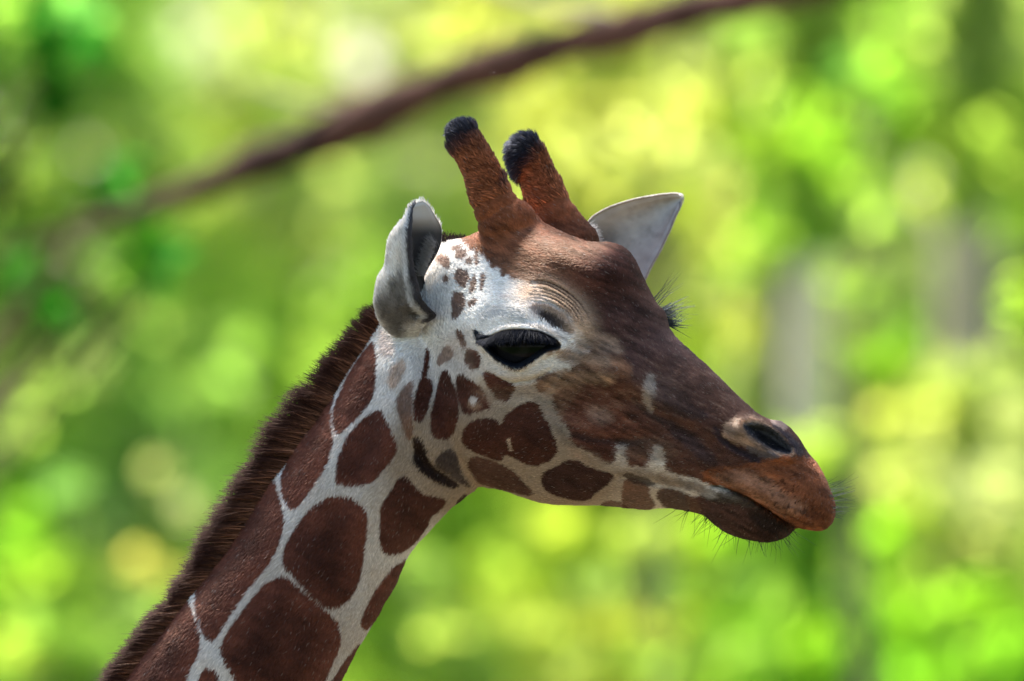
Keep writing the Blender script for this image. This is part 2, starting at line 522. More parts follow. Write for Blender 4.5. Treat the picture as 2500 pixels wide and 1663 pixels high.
lay(V(5, (1560, 410), (1660, 410), (1740, 460), (1785, 520), (1780, 640), (1760, 760), (1740, 900), (1690, 1030), (1600, 1090), (1540, 1100), (1480, 1060), (1400, 980), (1330, 900), (1280, 850), (1265, 790), (1290, 690), (1360, 590), (1440, 480)), BROWN * .75)
lay(V(5, (1215, 300), (1245, 430), (1268, 550), (1250, 650), (1210, 760), (1150, 860), (1050, 970), (960, 1100), (880, 1230), (820, 1310), (780, 1280), (742, 1180), (722, 1080), (740, 960), (700, 860), (850, 700), (960, 560), (1090, 400), (1160, 300)), BROWN)
lay(V(5, (1230, 910), (1290, 920), (1380, 1000), (1470, 1080), (1540, 1130), (1590, 1190), (1620, 1280), (1600, 1370), (1560, 1450), (1510, 1568), (1440, 1760), (1000, 1760), (980, 1560), (930, 1480), (885, 1390), (880, 1330), (960, 1200), (1050, 1080), (1150, 960)), BROWN * .85)
lay(V(5, (675, 1050), (690, 1100), (715, 1170), (742, 1270), (740, 1370), (700, 1450), (660, 1530), (600, 1640), (500, 1850), (-50, 1850), (200, 1560), (380, 1340), (560, 1140)), BROWN)
lay(V(5, (780, 1480), (830, 1500), (870, 1568), (900, 1640), (950, 1850), (600, 1850), (700, 1620)), BROWN)
lay(V(5, (2040, 790), (2000, 880), (1960, 970), (1920, 1060), (1860, 1140), (1820, 1190), (1780, 1230), (1750, 1210), (1770, 1130), (1820, 1030), (1880, 940), (1960, 840)), BROWN * .7)
lay(V(5, (1750, 1310), (1700, 1420), (1650, 1510), (1620, 1568), (1550, 1760), (1470, 1760), (1560, 1568), (1640, 1440)), BROWN * .7)
lay(V(6, (1250, 490), (1270, 540), (1240, 620), (1190, 700), (1150, 700), (1135, 640), (1150, 560), (1200, 510)), TAN, 12, .75)
lay(V(6, (1095, 290), (1150, 330), (1190, 390), (1190, 470), (1110, 480), (1085, 420)), (.42, .30, .25), 14, .6)
lay(V(6, (1310, 650), (1303, 760), (1298, 900), (1300, 1000), (1280, 1060), (1250, 980), (1215, 870), (1200, 780), (1250, 700), (1290, 660)), (.13, .062, .036), 7, .9)
lay(V(6, (1400, 420), (1430, 440), (1420, 520), (1400, 600), (1380, 640), (1362, 620), (1390, 520)), CHEEK, 4)
lay(V(6, (1370, 620), (1440, 650), (1430, 760), (1400, 870), (1360, 930), (1325, 900), (1325, 820), (1345, 720)), CHEEK)
lay(V(6, (1545, 575), (1590, 680), (1620, 800), (1620, 900), (1590, 1000), (1550, 1045), (1470, 1035), (1440, 980), (1450, 860), (1480, 730), (1515, 590)), CHEEK)
lay(V(4, (345, 680), (365, 760), (350, 840), (380, 900), (450, 960), (560, 1025), (690, 1052), (670, 1010), (560, 955), (480, 890), (440, 800), (405, 700)), (.020, .011, .008), 7)  # dark throat crease behind the jaw, its shade painted into the coat
lay(V(4, (640, 750), (690, 830), (700, 900), (750, 1000), (800, 1055), (740, 1040), (660, 985), (570, 935), (510, 895), (510, 840), (560, 790)), (.060, .042, .034), 8)
lay(V(4, (690, 185), (800, 250), (860, 300), (900, 380), (935, 440), (900, 455), (800, 470), (770, 490), (730, 470), (700, 380), (680, 280)), CHEEK, 6)
lay(V(4, (760, 420), (800, 365), (850, 410), (890, 445), (800, 460)), TAN * .8, 14, .7)
lay(V(4, (785, 380), (810, 370), (830, 395), (810, 415)), WHITE, 6, .5)
lay(V(4, (895, 175), (960, 210), (1060, 260), (1125, 290), (1105, 350), (1050, 400), (1010, 380), (960, 320), (910, 240)), CHEEK)
lay(V(4, (760, 20), (830, 20), (860, 90), (850, 140), (800, 140), (750, 90)), CHEEK)
lay(V(2, (620, 730), (660, 760), (690, 830), (690, 862), (650, 835), (630, 785)), CHEEK, 4)
lay(V(2, (560, 835), (592, 870), (590, 905), (540, 930), (485, 955), (500, 900), (530, 860)), (.12, .066, .045), 5, .9)
lay(V(4, (800, 560), (880, 540), (970, 540), (1010, 590), (1040, 610), (1030, 800), (1030, 850), (960, 840), (840, 790), (760, 750), (730, 690), (740, 620)), CHEEK * .8)
lay(V(4, (1090, 490), (1180, 440), (1250, 418), (1300, 425), (1340, 520), (1390, 600), (1430, 700), (1455, 780), (1400, 850), (1280, 893), (1220, 875), (1130, 830), (1080, 800), (1000, 820), (1010, 700), (1040, 550)), CHEEK * .85)
lay(V(4, (1085, 680), (1095, 730), (1110, 780), (1100, 785), (1085, 740), (1070, 690)), CREAM, 3, .5)
lay(V(4, (810, 840), (900, 850), (1000, 890), (1070, 920), (1130, 960), (1180, 1020), (1240, 1080), (1262, 1125), (1180, 1112), (1080, 1085), (980, 1055), (870, 1030), (830, 980), (780, 900)), (.060, .028, .018), 6)
lay(V(4, (1520, 870), (1600, 865), (1680, 915), (1780, 950), (1885, 970), (1835, 1040), (1750, 1100), (1690, 1155), (1600, 1155), (1480, 1130), (1380, 1090), (1340, 1010), (1370, 950), (1440, 925)), DARK * 1.1)
lay(V(2, (1185, 1080), (1240, 1040), (1320, 1035), (1300, 1090), (1245, 1155), (1190, 1150)), (.085, .034, .019), 7, .9, 2)
lay(V(5, (-300, 1790), (1620, 1790), (1500, 2250), (-400, 2250)), BROWN * .9, 6)
# long face: one large brown field, then its tints
FACE = smooth_poly(V(0, (1128, 590), (1150, 615), (1180, 625), (1205, 655), (1235, 668), (1262, 690), (1300, 690), (1330, 715), (1390, 770), (1425, 815), (1450, 850), (1430, 872),
                       (1395, 900), (1360, 930), (1352, 985), (1365, 1010), (1385, 1040), (1395, 1065), (1405, 1085), (1450, 1100), (1475, 1125), (1500, 1130), (1506, 1085), (1530, 1080), (1530, 1135), (1585, 1150),
                       (1595, 1085), (1625, 1090), (1628, 1150), (1665, 1160), (1690, 1165), (1720, 1175), (1790, 1200), (1900, 1330), (2100, 1330), (2150, 1100), (1620, 640), (1480, 480), (1100, 300), (1040, 330)), 2)
L.append((FACE, None, 13.0, 1.0, 3.6))
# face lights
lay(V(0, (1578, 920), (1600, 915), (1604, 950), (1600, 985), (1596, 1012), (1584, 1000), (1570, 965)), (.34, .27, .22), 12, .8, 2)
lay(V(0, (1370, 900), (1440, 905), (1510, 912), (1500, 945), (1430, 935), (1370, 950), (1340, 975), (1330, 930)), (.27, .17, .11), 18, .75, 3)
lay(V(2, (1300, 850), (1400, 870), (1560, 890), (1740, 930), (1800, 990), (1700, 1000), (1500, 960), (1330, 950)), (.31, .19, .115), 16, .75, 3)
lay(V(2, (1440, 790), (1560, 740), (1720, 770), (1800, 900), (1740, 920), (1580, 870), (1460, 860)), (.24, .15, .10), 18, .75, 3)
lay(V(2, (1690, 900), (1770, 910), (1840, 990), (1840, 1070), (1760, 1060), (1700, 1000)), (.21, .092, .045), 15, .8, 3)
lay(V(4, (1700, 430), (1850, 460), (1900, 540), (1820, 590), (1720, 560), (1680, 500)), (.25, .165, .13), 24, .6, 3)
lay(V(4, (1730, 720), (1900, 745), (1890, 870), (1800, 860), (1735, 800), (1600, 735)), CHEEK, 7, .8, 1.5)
lay(V(4, (1560, 640), (1750, 690), (1980, 705), (2190, 690), (2190, 720), (1960, 735), (1740, 725), (1560, 680)), DARK, 9, .7, 2)
lay(V(3, (430, 350), (520, 360), (700, 430), (860, 480), (900, 540), (700, 560), (560, 500), (460, 440)), (.052, .030, .026), 12, .7, 3)
lay(V(3, (520, 520), (700, 600), (820, 700), (900, 800), (980, 870), (960, 900), (840, 880), (740, 780), (600, 660)), (.045, .027, .026), 14, .75, 3)
lay(V(3, (290, 330), (330, 400), (450, 480), (560, 560), (540, 590), (430, 540), (300, 420)), (.035, .022, .018), 12, .75, 3)
# forehead spots
SP = (.125, .055, .030)
for s in (((590, 980), (640, 990), (652, 1040), (640, 1075), (600, 1050), (560, 1010)), ((700, 960), (760, 950), (770, 980), (720, 1020), (690, 1000)), ((760, 1010), (800, 990), (800, 1050), (750, 1040)),
          ((700, 1080), (750, 1075), (778, 1120), (772, 1160), (740, 1187), (700, 1160), (680, 1120)), ((805, 1110), (830, 1120), (822, 1190), (790, 1235), (783, 1180)), ((870, 1095), (890, 1110), (880, 1170), (855, 1205), (850, 1150)),
          ((690, 1215), (740, 1220), (760, 1290), (740, 1330), (700, 1390), (665, 1400), (665, 1320), (675, 1250)), ((770, 1280), (825, 1255), (820, 1290), (780, 1310)), ((655, 930), (720, 915), (745, 935), (680, 965)),
          ((815, 950), (840, 980), (842, 1040), (820, 1050)), ((610, 1120), (640, 1120), (645, 1160), (615, 1165)), ((990, 1075), (1030, 1070), (1020, 1110), (995, 1110)), ((925, 1010), (960, 1000), (970, 1050), (930, 1060))):
    lay(V(1, *s), SP, 4, .92, 1.3)
lay(V(7, (540, 340), (680, 335), (760, 390), (600, 370)), RUST, 10, .35)
# brow hollow with dark hairs, wrinkles
lay(V(7, (270, 650), (400, 500), (600, 455), (800, 500), (930, 620), (960, 760), (820, 690), (600, 630), (400, 660), (300, 760)), (.27, .28, .28), 14, .6, 2)  # grey shading of the lid crease, put into the coat colour
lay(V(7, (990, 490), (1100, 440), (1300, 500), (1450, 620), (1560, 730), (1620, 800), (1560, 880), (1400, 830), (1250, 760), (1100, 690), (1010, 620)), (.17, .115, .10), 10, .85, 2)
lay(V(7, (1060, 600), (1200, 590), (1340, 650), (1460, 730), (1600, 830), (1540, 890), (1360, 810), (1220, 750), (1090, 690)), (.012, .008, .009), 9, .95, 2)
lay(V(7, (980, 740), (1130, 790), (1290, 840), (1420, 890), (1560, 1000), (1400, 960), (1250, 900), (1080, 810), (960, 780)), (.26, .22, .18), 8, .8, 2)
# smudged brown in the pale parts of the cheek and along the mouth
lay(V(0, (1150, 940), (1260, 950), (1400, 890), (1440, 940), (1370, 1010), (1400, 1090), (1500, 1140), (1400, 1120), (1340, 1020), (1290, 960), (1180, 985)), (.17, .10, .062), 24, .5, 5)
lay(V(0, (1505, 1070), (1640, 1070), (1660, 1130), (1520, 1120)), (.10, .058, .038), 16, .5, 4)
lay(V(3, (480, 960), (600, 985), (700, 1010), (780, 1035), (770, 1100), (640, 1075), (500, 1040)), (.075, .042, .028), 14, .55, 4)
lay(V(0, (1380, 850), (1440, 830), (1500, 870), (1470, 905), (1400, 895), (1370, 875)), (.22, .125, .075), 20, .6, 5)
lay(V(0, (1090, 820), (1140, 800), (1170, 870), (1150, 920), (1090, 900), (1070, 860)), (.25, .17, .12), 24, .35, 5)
# eye surround, black
lay(V(7, (215, 820), (300, 860), (440, 900), (560, 835), (660, 815), (800, 805), (960, 810), (1100, 825), (1220, 880), (1330, 940), (1400, 1010), (1400, 1070), (1300, 1100), (1180, 1130), (1060, 1220), (920, 1300), (800, 1340), (660, 1310), (500, 1220), (380, 1110), (300, 1020), (230, 940)), BLACK, 4, 1, .8)
lay(V(7, (1195, 1130), (1320, 1105), (1310, 1140), (1220, 1165)), (.18, .07, .02), 3, .6)
# muzzle
lay(V(3, (840, 960), (900, 925), (1000, 905), (1150, 885), (1280, 880), (1380, 835), (1500, 835), (1650, 842), (1800, 850), (2000, 1000), (1950, 1430), (1550, 1405), (1350, 1262), (1200, 1152), (1050, 1072), (930, 1042), (860, 1020)), (.20, .064, .025), 10, 1, 4)
lay(V(3, (900, 960), (1150, 920), (1300, 980), (1500, 1120), (1650, 1200), (1560, 1300), (1400, 1260), (1200, 1130), (1000, 1040)), (.26, .125, .068), 22, .7, 4)
lay(V(3, (1300, 900), (1480, 860), (1640, 900), (1700, 980), (1600, 1040), (1450, 1000)), (.135, .045, .020), 18, .7, 4)
lay(V(8, (120, 200), (220, 150), (340, 132), (470, 140), (600, 200), (760, 320), (880, 440), (900, 530), (800, 530), (640, 530), (480, 490), (330, 440), (200, 400), (120, 330)), (.22, .135, .085), 8, .95, 3.2)
lay(V(8, (420, 450), (560, 500), (700, 540), (640, 560), (480, 520), (360, 450)), (.075, .065, .066), 7, .8, 2)
lay(V(8, (50, 230), (90, 330), (200, 410), (300, 470), (430, 520), (540, 580), (480, 600), (330, 530), (180, 450), (70, 370), (30, 290)), (.028, .018, .020), 6, .85, 2)
lay(NOS, (.085, .075, .075), 4, 1, .5)
lay(V(8, (350, 220), (480, 290), (620, 360), (740, 450), (840, 500), (780, 520), (690, 500), (560, 440), (430, 340), (360, 270)), (.014, .012, .014), 7, .95, 1)
lay(V(8, (650, 180), (760, 250), (880, 380), (1000, 530), (900, 545), (860, 440), (780, 340), (660, 240)), (.040, .032, .040), 8, .9, 2)
lay(V(8, (640, 165), (700, 150), (760, 185), (800, 250), (760, 250), (700, 210)), (.30, .21, .17), 6, .85, 2)
# lower lip
lay(V(3, (770, 1130), (850, 1130), (1000, 1130), (1200, 1200), (1350, 1280), (1560, 1366), (1640, 1520), (1000, 1560), (760, 1300)), (.050, .024, .018), 9, 1, 3)
lay(V(3, (760, 1010), (830, 1040), (930, 1090), (1080, 1110), (1200, 1160), (1330, 1250), (1250, 1230), (1100, 1190), (940, 1180), (850, 1150), (780, 1080)), (.050, .040, .032), 8, .9, 2)
lay(V(3, (770, 1000), (830, 1040), (930, 1090), (960, 1140), (900, 1160), (840, 1130), (780, 1080)), (.30, .27, .25), 12, .8, 2)
lay(V(3, (1180, 1230), (1330, 1270), (1480, 1350), (1400, 1420), (1250, 1380)), (.018, .012, .010), 16, .8, 2)
# jaw below the mouth line
lay(V(3, (260, 985), (430, 1060), (425, 1120), (480, 1190), (440, 1232), (250, 1225), (235, 1130)), (.088, .040, .023), 6, .9)
lay(V(3, (515, 1060), (650, 1085), (770, 1130), (830, 1290), (690, 1245), (560, 1225), (485, 1140)), (.050, .024, .015), 8, .95)
lay(V(3, (700, 1120), (800, 1150), (850, 1260), (760, 1250)), (.10, .05, .03), 8, .7)
lay(V(3, (180, 930), (420, 930), (560, 960), (700, 1000), (840, 1040), (880, 1120), (760, 1110), (600, 1050), (420, 1000), (200, 980)), (.15, .11, .082), 14, .7, 3)
lay(V(3, (245, 960), (340, 980), (440, 1015), (470, 1045), (380, 1040), (280, 1010)), (.020, .012, .009), 6, .8)
lay(V(4, (1800, 1190), (1880, 1172), (1960, 1200), (2000, 1225), (1820, 1225)), CHEEK, 5, .8)
lay(V(4, (685, 1165), (740, 1105), (765, 1105), (730, 1145), (690, 1190)), DARK, 3, .95)

def paint(X, Y, jit=0.0):
    """coat colour (linear) at photograph pixel X,Y"""
    X = np.asarray(X, float); Y = np.asarray(Y, float)
    n1 = fbm(X / 9, Y / 9, 2) * 9; n2 = fbm(X / 9 + 91, Y / 9 + 37, 2) * 9
    if jit:
        n1 = n1 + rng.normal(0, jit, X.shape); n2 = n2 + rng.normal(0, jit, X.shape)
    big = fbm(X / 70, Y / 70, 3)
    c = WHITE + (CREAM - WHITE) * np.clip(.12 + 1.0 * big, 0, 1)[..., None]
    # warmer coat, with shade of cheek, jaw and lower neck painted in
    w = np.exp(-((X - 1120) / 190) ** 2 - ((Y - 1120) / 150) ** 2) * .75 + np.exp(-((X - 1400) / 260) ** 2 - ((Y - 1190) / 70) ** 2) * .6
    w = w + 1.0 * np.exp(-((X - 1260) / 350) ** 2 - ((Y - 1090) / 180) ** 2)
    w = w + .75 * np.exp(-((X - 760) / 300) ** 2 - ((Y - 1520) / 330) ** 2)
    c = c * (1 - np.clip(w, 0, 1)[..., None]) + np.array([.27, .20, .14]) * np.clip(w, 0, 1)[..., None]
    mott = fbm(X / 16, Y / 7, 3)
    u_, v_ = X * .9 + Y * .44, -X * .44 + Y * .9
    streak = fbm(u_ / 46, v_ / 7.5, 4) + .5 * fbm(u_ / 90 + 9, v_ / 20 + 4, 2)
    # loose skin in front of the near ear, furrow shade painted as stripes
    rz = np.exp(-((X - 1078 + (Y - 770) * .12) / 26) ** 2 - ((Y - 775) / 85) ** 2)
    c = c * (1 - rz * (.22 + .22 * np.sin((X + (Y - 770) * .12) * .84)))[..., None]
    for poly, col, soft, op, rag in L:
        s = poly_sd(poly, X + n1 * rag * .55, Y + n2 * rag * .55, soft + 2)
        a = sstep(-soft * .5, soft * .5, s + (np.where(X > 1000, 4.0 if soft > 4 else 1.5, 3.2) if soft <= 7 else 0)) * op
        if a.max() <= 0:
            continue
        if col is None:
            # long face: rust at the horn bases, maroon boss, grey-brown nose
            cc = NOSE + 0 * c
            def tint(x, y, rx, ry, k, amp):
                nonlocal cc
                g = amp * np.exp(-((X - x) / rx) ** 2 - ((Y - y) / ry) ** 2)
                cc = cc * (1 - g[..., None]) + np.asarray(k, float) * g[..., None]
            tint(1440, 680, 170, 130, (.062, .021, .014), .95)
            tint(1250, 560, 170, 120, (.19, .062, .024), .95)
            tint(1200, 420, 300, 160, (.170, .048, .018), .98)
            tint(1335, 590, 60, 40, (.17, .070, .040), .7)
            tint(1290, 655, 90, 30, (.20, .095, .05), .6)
            tint(1500, 760, 60, 90, (.034, .014, .010), .7)  # dark shading down the brow, painted into the coat
            tint(1500, 640, 60, 50, (.048, .014, .010), .7)  # boss darkened, form shading carried by the colour
            tint(1395, 606, 60, 22, (.24, .11, .06), .6)  # lighter rust in the dip, a highlight painted into the fur
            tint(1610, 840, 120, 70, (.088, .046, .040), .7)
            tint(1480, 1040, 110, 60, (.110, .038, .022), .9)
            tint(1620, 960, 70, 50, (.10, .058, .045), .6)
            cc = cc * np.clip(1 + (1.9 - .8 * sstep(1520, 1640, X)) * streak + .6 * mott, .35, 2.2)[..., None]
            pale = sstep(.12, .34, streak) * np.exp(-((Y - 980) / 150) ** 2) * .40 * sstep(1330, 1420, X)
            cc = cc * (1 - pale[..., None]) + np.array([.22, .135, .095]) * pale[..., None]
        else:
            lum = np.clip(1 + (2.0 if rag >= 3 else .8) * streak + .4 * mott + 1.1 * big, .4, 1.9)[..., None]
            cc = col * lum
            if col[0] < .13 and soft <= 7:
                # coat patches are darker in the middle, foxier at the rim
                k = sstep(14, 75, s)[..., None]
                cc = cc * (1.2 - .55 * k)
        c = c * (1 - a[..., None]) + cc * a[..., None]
    # wrinkles above the eye: furrow shade painted dark, folds painted lighter
    wm = np.zeros_like(X)
    for p in WRS:
        d, t = line_d(p, X + n1 * .25, Y + n2 * .25, 20)
        wm = np.maximum(wm, np.exp(-(d / 2.6) ** 2) * np.sin(np.pi * np.clip(t, .06, .94)) ** .4)
    zone, tz = line_d(V(7, (960, 300), (1150, 300), (1350, 370), (1500, 480), (1640, 640), (1690, 760)), X, Y, 60)
    zz = (np.exp(-(zone / 33.) ** 2) * .9)[..., None]
    c = c * (1 - zz) + (np.array([.56, .36, .22]) * (1 - wm[..., None]) + np.array([.022, .011, .008]) * wm[..., None]) * zz
    # dark whisker pits on the lips
    g = sstep(.70, .84, vnoise(X / 5.6 + 11, Y / 5.6)) * np.exp(-((X - 1925) / 95) ** 2 - ((Y - 1215) / 75) ** 2)
    c = c * (1 - .8 * g[..., None])
    # black hair on the ossicone tips
    for o, (q, k, ln) in enumerate((((1129, 309), (-.38, -1), 92), ((1280, 345), (-.55, -1), 100))):
        pass
    return np.clip(c, .003, .9)

def horn_tip(X, Y):
    """1 on the black tufted tips"""
    a = sstep(26, -24, (Y - 366) + .95 * (X - 1140) + fbm(X / 14, Y / 14, 2) * 30) * sstep(1215, 1205, X) * (Y < 480)
    b = sstep(26, -24, (Y - 412) + .95 * (X - 1290) + fbm(X / 14, Y / 14, 2) * 34) * sstep(1226, 1238, X) * (Y < 480)
    return a + b

def body_colour(X, Y, jit=0.0):
    c = paint(X, Y, jit)
    up = sstep(560, 520, Y)[..., None]
    r = RUST * np.clip(1 + 1.2 * fbm(X / 12, Y / 12, 3), .5, 1.6)[..., None]
    r = r * (1 - .35 * sstep(420, 350, Y)[..., None])
    c = c * (1 - up) + r * up
    h = horn_tip(X, Y)[..., None]
    return c * (1 - h) + np.array([.012, .013, .020]) * h

# ------------------------------------------------------------------ giraffe: meshes
GIR = empty('giraffe', (-1.6, 0.06, 0.0), 'reticulated giraffe seen in profile with dark mane and two black-tipped horns', 'giraffe')
m_skin = attr_material('giraffe_skin', .8, .1, .15, 900, 0.0)
col = body_colour(P[:, 0], P[:, 1])
W = to_world(P[:, 0], P[:, 1], P[:, 2]); WN = nrm_world(NRM)
# ossicones become parts of their own above their bases, with shared normals so no seam shows
fc = P[Q].mean(1)
side = np.full(len(fc), -1)
for o in (0, 1):
    d, t = sd_oss(o, *fc.T)
    cut = np.where(o == 0, 0.70, 0.70)
    side[(np.abs(d) < 14) & (t < cut) & (t > -.1)] = o
def submesh(name, fsel, parent, mat):
    vid, inv = np.unique(Q[fsel].ravel(), return_inverse=True)
    me = mesh_np(name, W[vid], inv.reshape(-1, 4), True, WN[vid], col[vid])
    return link(name, me, parent, mat)
body = submesh('head_and_neck', side < 0, GIR, m_skin)
horns = [submesh('ossicone', side == o, GIR, m_skin) for o in (0, 1)]
horns[0]['label'] = 'nearer rust-brown ossicone with a black tufted tip'
horns[1]['label'] = 'farther rust-brown ossicone with a drooping black tuft'

def front_depth(X, Y):
    Hh = np.maximum(bil(H_h, X, Y, STEP), 0); Hn = np.maximum(bil(H_n, X, Y, STEP), 0)
    r = bil(REL, X, Y, FS)
    a = np.where(Hh > 0, dc_head(X, Y) + np.sqrt(Hh) + r, -999); b = np.where(Hn > 0, dc_neck(X, Y) + np.sqrt(Hn) + r, -999)
    return np.maximum(a, b)
# ------------------------------------------------------------------ giraffe: coat hair
def hair_material(name, rough=.45, radial=.55, tip=None, gloss=.15):
    m = bpy.data.materials.new(name); m.use_nodes = True
    n = m.node_tree.nodes; l = m.node_tree.links
    n.clear()
    out = n.new('ShaderNodeOutputMaterial'); h = n.new('ShaderNodeBsdfHairPrincipled')
    h.parametrization = 'COLOR'
    h.inputs['Roughness'].default_value = rough
    h.inputs['Radial Roughness'].default_value = radial
    h.inputs['Random Roughness'].default_value = .2
    a = n.new('ShaderNodeAttribute'); a.attribute_name = 'col'
    src = a.outputs['Color']
    if tip is not None:
        info = n.new('ShaderNodeHairInfo'); mx = n.new('ShaderNodeMix'); mx.data_type = 'RGBA'; mx.blend_type = 'MIX'
        ramp = n.new('ShaderNodeMapRange'); ramp.inputs[1].default_value = .2; ramp.inputs[2].default_value = .8
        l.new(info.outputs['Intercept'], ramp.inputs[0]); l.new(ramp.outputs[0], mx.inputs[0])
        l.new(src, mx.inputs[6]); mx.inputs[7].default_value = (*tip, 1)
        src = mx.outputs[2]
    df = n.new('ShaderNodeBsdfDiffuse'); mxs = n.new('ShaderNodeMixShader'); mxs.inputs[0].default_value = gloss
    l.new(src, h.inputs['Color']); l.new(src, df.inputs[0]); l.new(df.outputs[0], mxs.inputs[1]); l.new(h.outputs[0], mxs.inputs[2]); l.new(mxs.outputs[0], out.inputs[0])
    return m

def make_hair(name, pts, rad, colr, parent, mat, kind='stuff'):
    n, k, _ = pts.shape
    hc = bpy.data.hair_curves.new(name)
    hc.add_curves([k] * n)
    hc.attributes['position'].data.foreach_set('vector', np.ascontiguousarray(pts, np.float32).ravel())
    r = hc.attributes.get('radius') or hc.attributes.new('radius', 'FLOAT', 'POINT')
    r.data.foreach_set('value', np.ascontiguousarray(np.broadcast_to(rad, (n, k)), np.float32).ravel())
    c = hc.attributes.new('col', 'FLOAT_COLOR', 'CURVE')
    c4 = np.ones((n, 4), np.float32); c4[:, :3] = colr
    c.data.foreach_set('color', c4.ravel())
    o = link(name, hc, parent, mat)
    if kind:
        o['kind'] = kind
    return o

GUIDE = np.array([   # X, Y, dx, dy : lie of the coat
    (2000, 1200, -.5, .8), (1960, 1240, -.6, .7), (1900, 1130, -.9, -.2), (1820, 1180, -.8, .5), (1850, 1290, -.4, .9), (1780, 1080, -1, -.3), (1700, 1010, -.95, -.45), (1600, 860, -.85, -.6),
    (1550, 960, -.9, -.35), (1500, 1060, -1, .05), (1500, 1180, -1, .2), (1650, 1200, -1, .1), (1500, 770, -.7, -.65), (1440, 660, -.85, -.45), (1480, 610, -.8, -.7), (1400, 850, -1, .25), (1330, 930, -1, .15),
    (1340, 770, .25, -1), (1250, 760, -.9, -.35), (1180, 720, -.9, -.35), (1280, 650, -.8, -.6), (1350, 600, -.8, -.55), (1250, 580, -.5, -.85), (1300, 1080, -.9, .45), (1180, 1060, -.75, .65), (1100, 1000, -.5, .85), (1060, 900, -.35, .95),
    (1060, 760, -.3, -.9), (1090, 640, -.5, -.8), (1030, 1080, -.4, .9), (1180, 1190, -.85, .5), (1350, 1190, -1, .3), (980, 950, -.35, .95), (900, 1100, -.45, .9), (700, 1350, -.5, .87), (560, 1600, -.52, .85), (950, 1330, -.5, .87), (800, 1650, -.5, .87),
    (1130, 317, -.75, -.65), (1150, 400, -.55, -.45), (1180, 480, -.6, -.3), (1282, 350, -.9, -.1), (1262, 395, -.7, .7), (1320, 441, -.6, -.5), (1345, 510, -.6, -.4), (1225, 545, -.55, -.5)], float)
def flow(X, Y):
    v = np.zeros((len(X), 2)); w = np.zeros(len(X))
    for gx_, gy_, dx, dy in GUIDE:
        q = 1 / ((X - gx_) ** 2 + (Y - gy_) ** 2 + 400.0) ** 1.5
        n = math.hypot(dx, dy)
        v[:, 0] += q * dx / n; v[:, 1] += q * dy / n; w += q
    a = fbm(X / 45, Y / 45, 2) * .9 + fbm(X / 11 + 50, Y / 11, 2) * .35
    v = v / w[:, None]
    c, s = np.cos(a), np.sin(a)
    return np.stack([v[:, 0] * c - v[:, 1] * s, v[:, 0] * s + v[:, 1] * c], 1)

m_fur = hair_material('coat_hair')
def sample(fsel, count, weight=None):
    q = Q[fsel]
    a = P[q[:, 0]]; b = P[q[:, 1]]; c = P[q[:, 2]]; d = P[q[:, 3]]
    ar = .5 * np.linalg.norm(np.cross(c - a, d - b), axis=1)
    nz = NRM[q].mean(1)
    ctr = (a + c) / 2
    wgt = ar * sstep(-.45, -.1, nz[:, 2]) * (ctr[:, 1] < 1700)
    if weight is not None:
        wgt = wgt * weight(ctr)
    pr = wgt / wgt.sum()
    f = rng.choice(len(q), count, p=pr)
    u = rng.random((count, 1)); v = rng.random((count, 1))
    def mix(A):
        return (A[q[f, 0]] * (1 - u) + A[q[f, 1]] * u) * (1 - v) + (A[q[f, 3]] * (1 - u) + A[q[f, 2]] * u) * v
    n = mix(NRM)
    return mix(P), n / np.linalg.norm(n, axis=1)[:, None]

def fur(name, fsel, count, parent, length, lean, rad, weight=None):
    p, n = sample(fsel, count, weight)
    X, Y = p[:, 0], p[:, 1]
    fl = flow(X, Y) + rng.normal(0, .16, (len(X), 2))
    t = np.stack([fl[:, 0], fl[:, 1], rng.normal(0, .12, len(X))], 1)
    t -= n * (t * n).sum(1)[:, None]
    t /= np.linalg.norm(t, axis=1)[:, None] + 1e-9
    Ln = length(X, Y) * rng.uniform(.65, 1.2, len(X))
    le = lean(X, Y) + rng.normal(0, .09, len(X))
    s = np.array([0, .33, .67, 1.0])
    side_ = rng.normal(0, .10, (len(X), 1)) 
    bn = np.cross(t, n)
    pts = p[:, None, :] + Ln[:, None, None] * (t[:, None, :] * (np.cos(le)[:, None] * s)[:, :, None]
            + n[:, None, :] * (np.sin(le)[:, None] * (s - .35 * s * s))[:, :, None] + bn[:, None, :] * (side_ * s * s)[:, :, None])
    pts[:, 0] -= n * 1.0
    w = to_world(pts[..., 0], pts[..., 1], pts[..., 2])
    c = body_colour(X, Y, 1.0)
    c = c * rng.lognormal(0, .17 if len(X) > 50000 else .5, (len(X), 1)) 
    light = rng.random(len(X)) < .018                 # a sprinkling of pale and dark guard hairs
    c[light] = c[light] * .6 + np.array([.30, .24, .20]) * .4
    r = rad(X, Y)[:, None] * np.array([1.0, .9, .65, .15]) * U
    return make_hair(name, w, r, np.clip(c, .003, .85), parent, m_fur)

def skip(c):
    e = poly_sd(EYE_S, c[:, 0], c[:, 1], 60); q = poly_sd(NOS_S, c[:, 0], c[:, 1], 60)
    return (e < -8) * np.where(q > 0, .25, 1.0) * np.interp(c[:, 1], [900, 1400], [1.25, .85]) * (1 + 1.2 * np.exp(-((c[:, 0] - 1340) / 150) ** 2 - ((c[:, 1] - 620) / 90) ** 2)) * np.where(c[:, 0] > 1650, 1.25, 1)
def blen(X, Y):
    L_ = np.interp(X + .25 * Y, [900, 1150, 1300, 2300], [15, 14, 11, 8])
    L_ = L_ + 10 * np.exp(-((X - 1345) / 55) ** 2 - ((Y - 775) / 32) ** 2)
    L_ = L_ + 6 * np.exp(-((X - 1320) / 150) ** 2 - ((Y - 610) / 60) ** 2)
    L_ = L_ * (1 - .8 * np.exp(-((X - 1365) / 75) ** 2 - ((Y - 735) / 45) ** 2))
    return L_
NF = 1.0
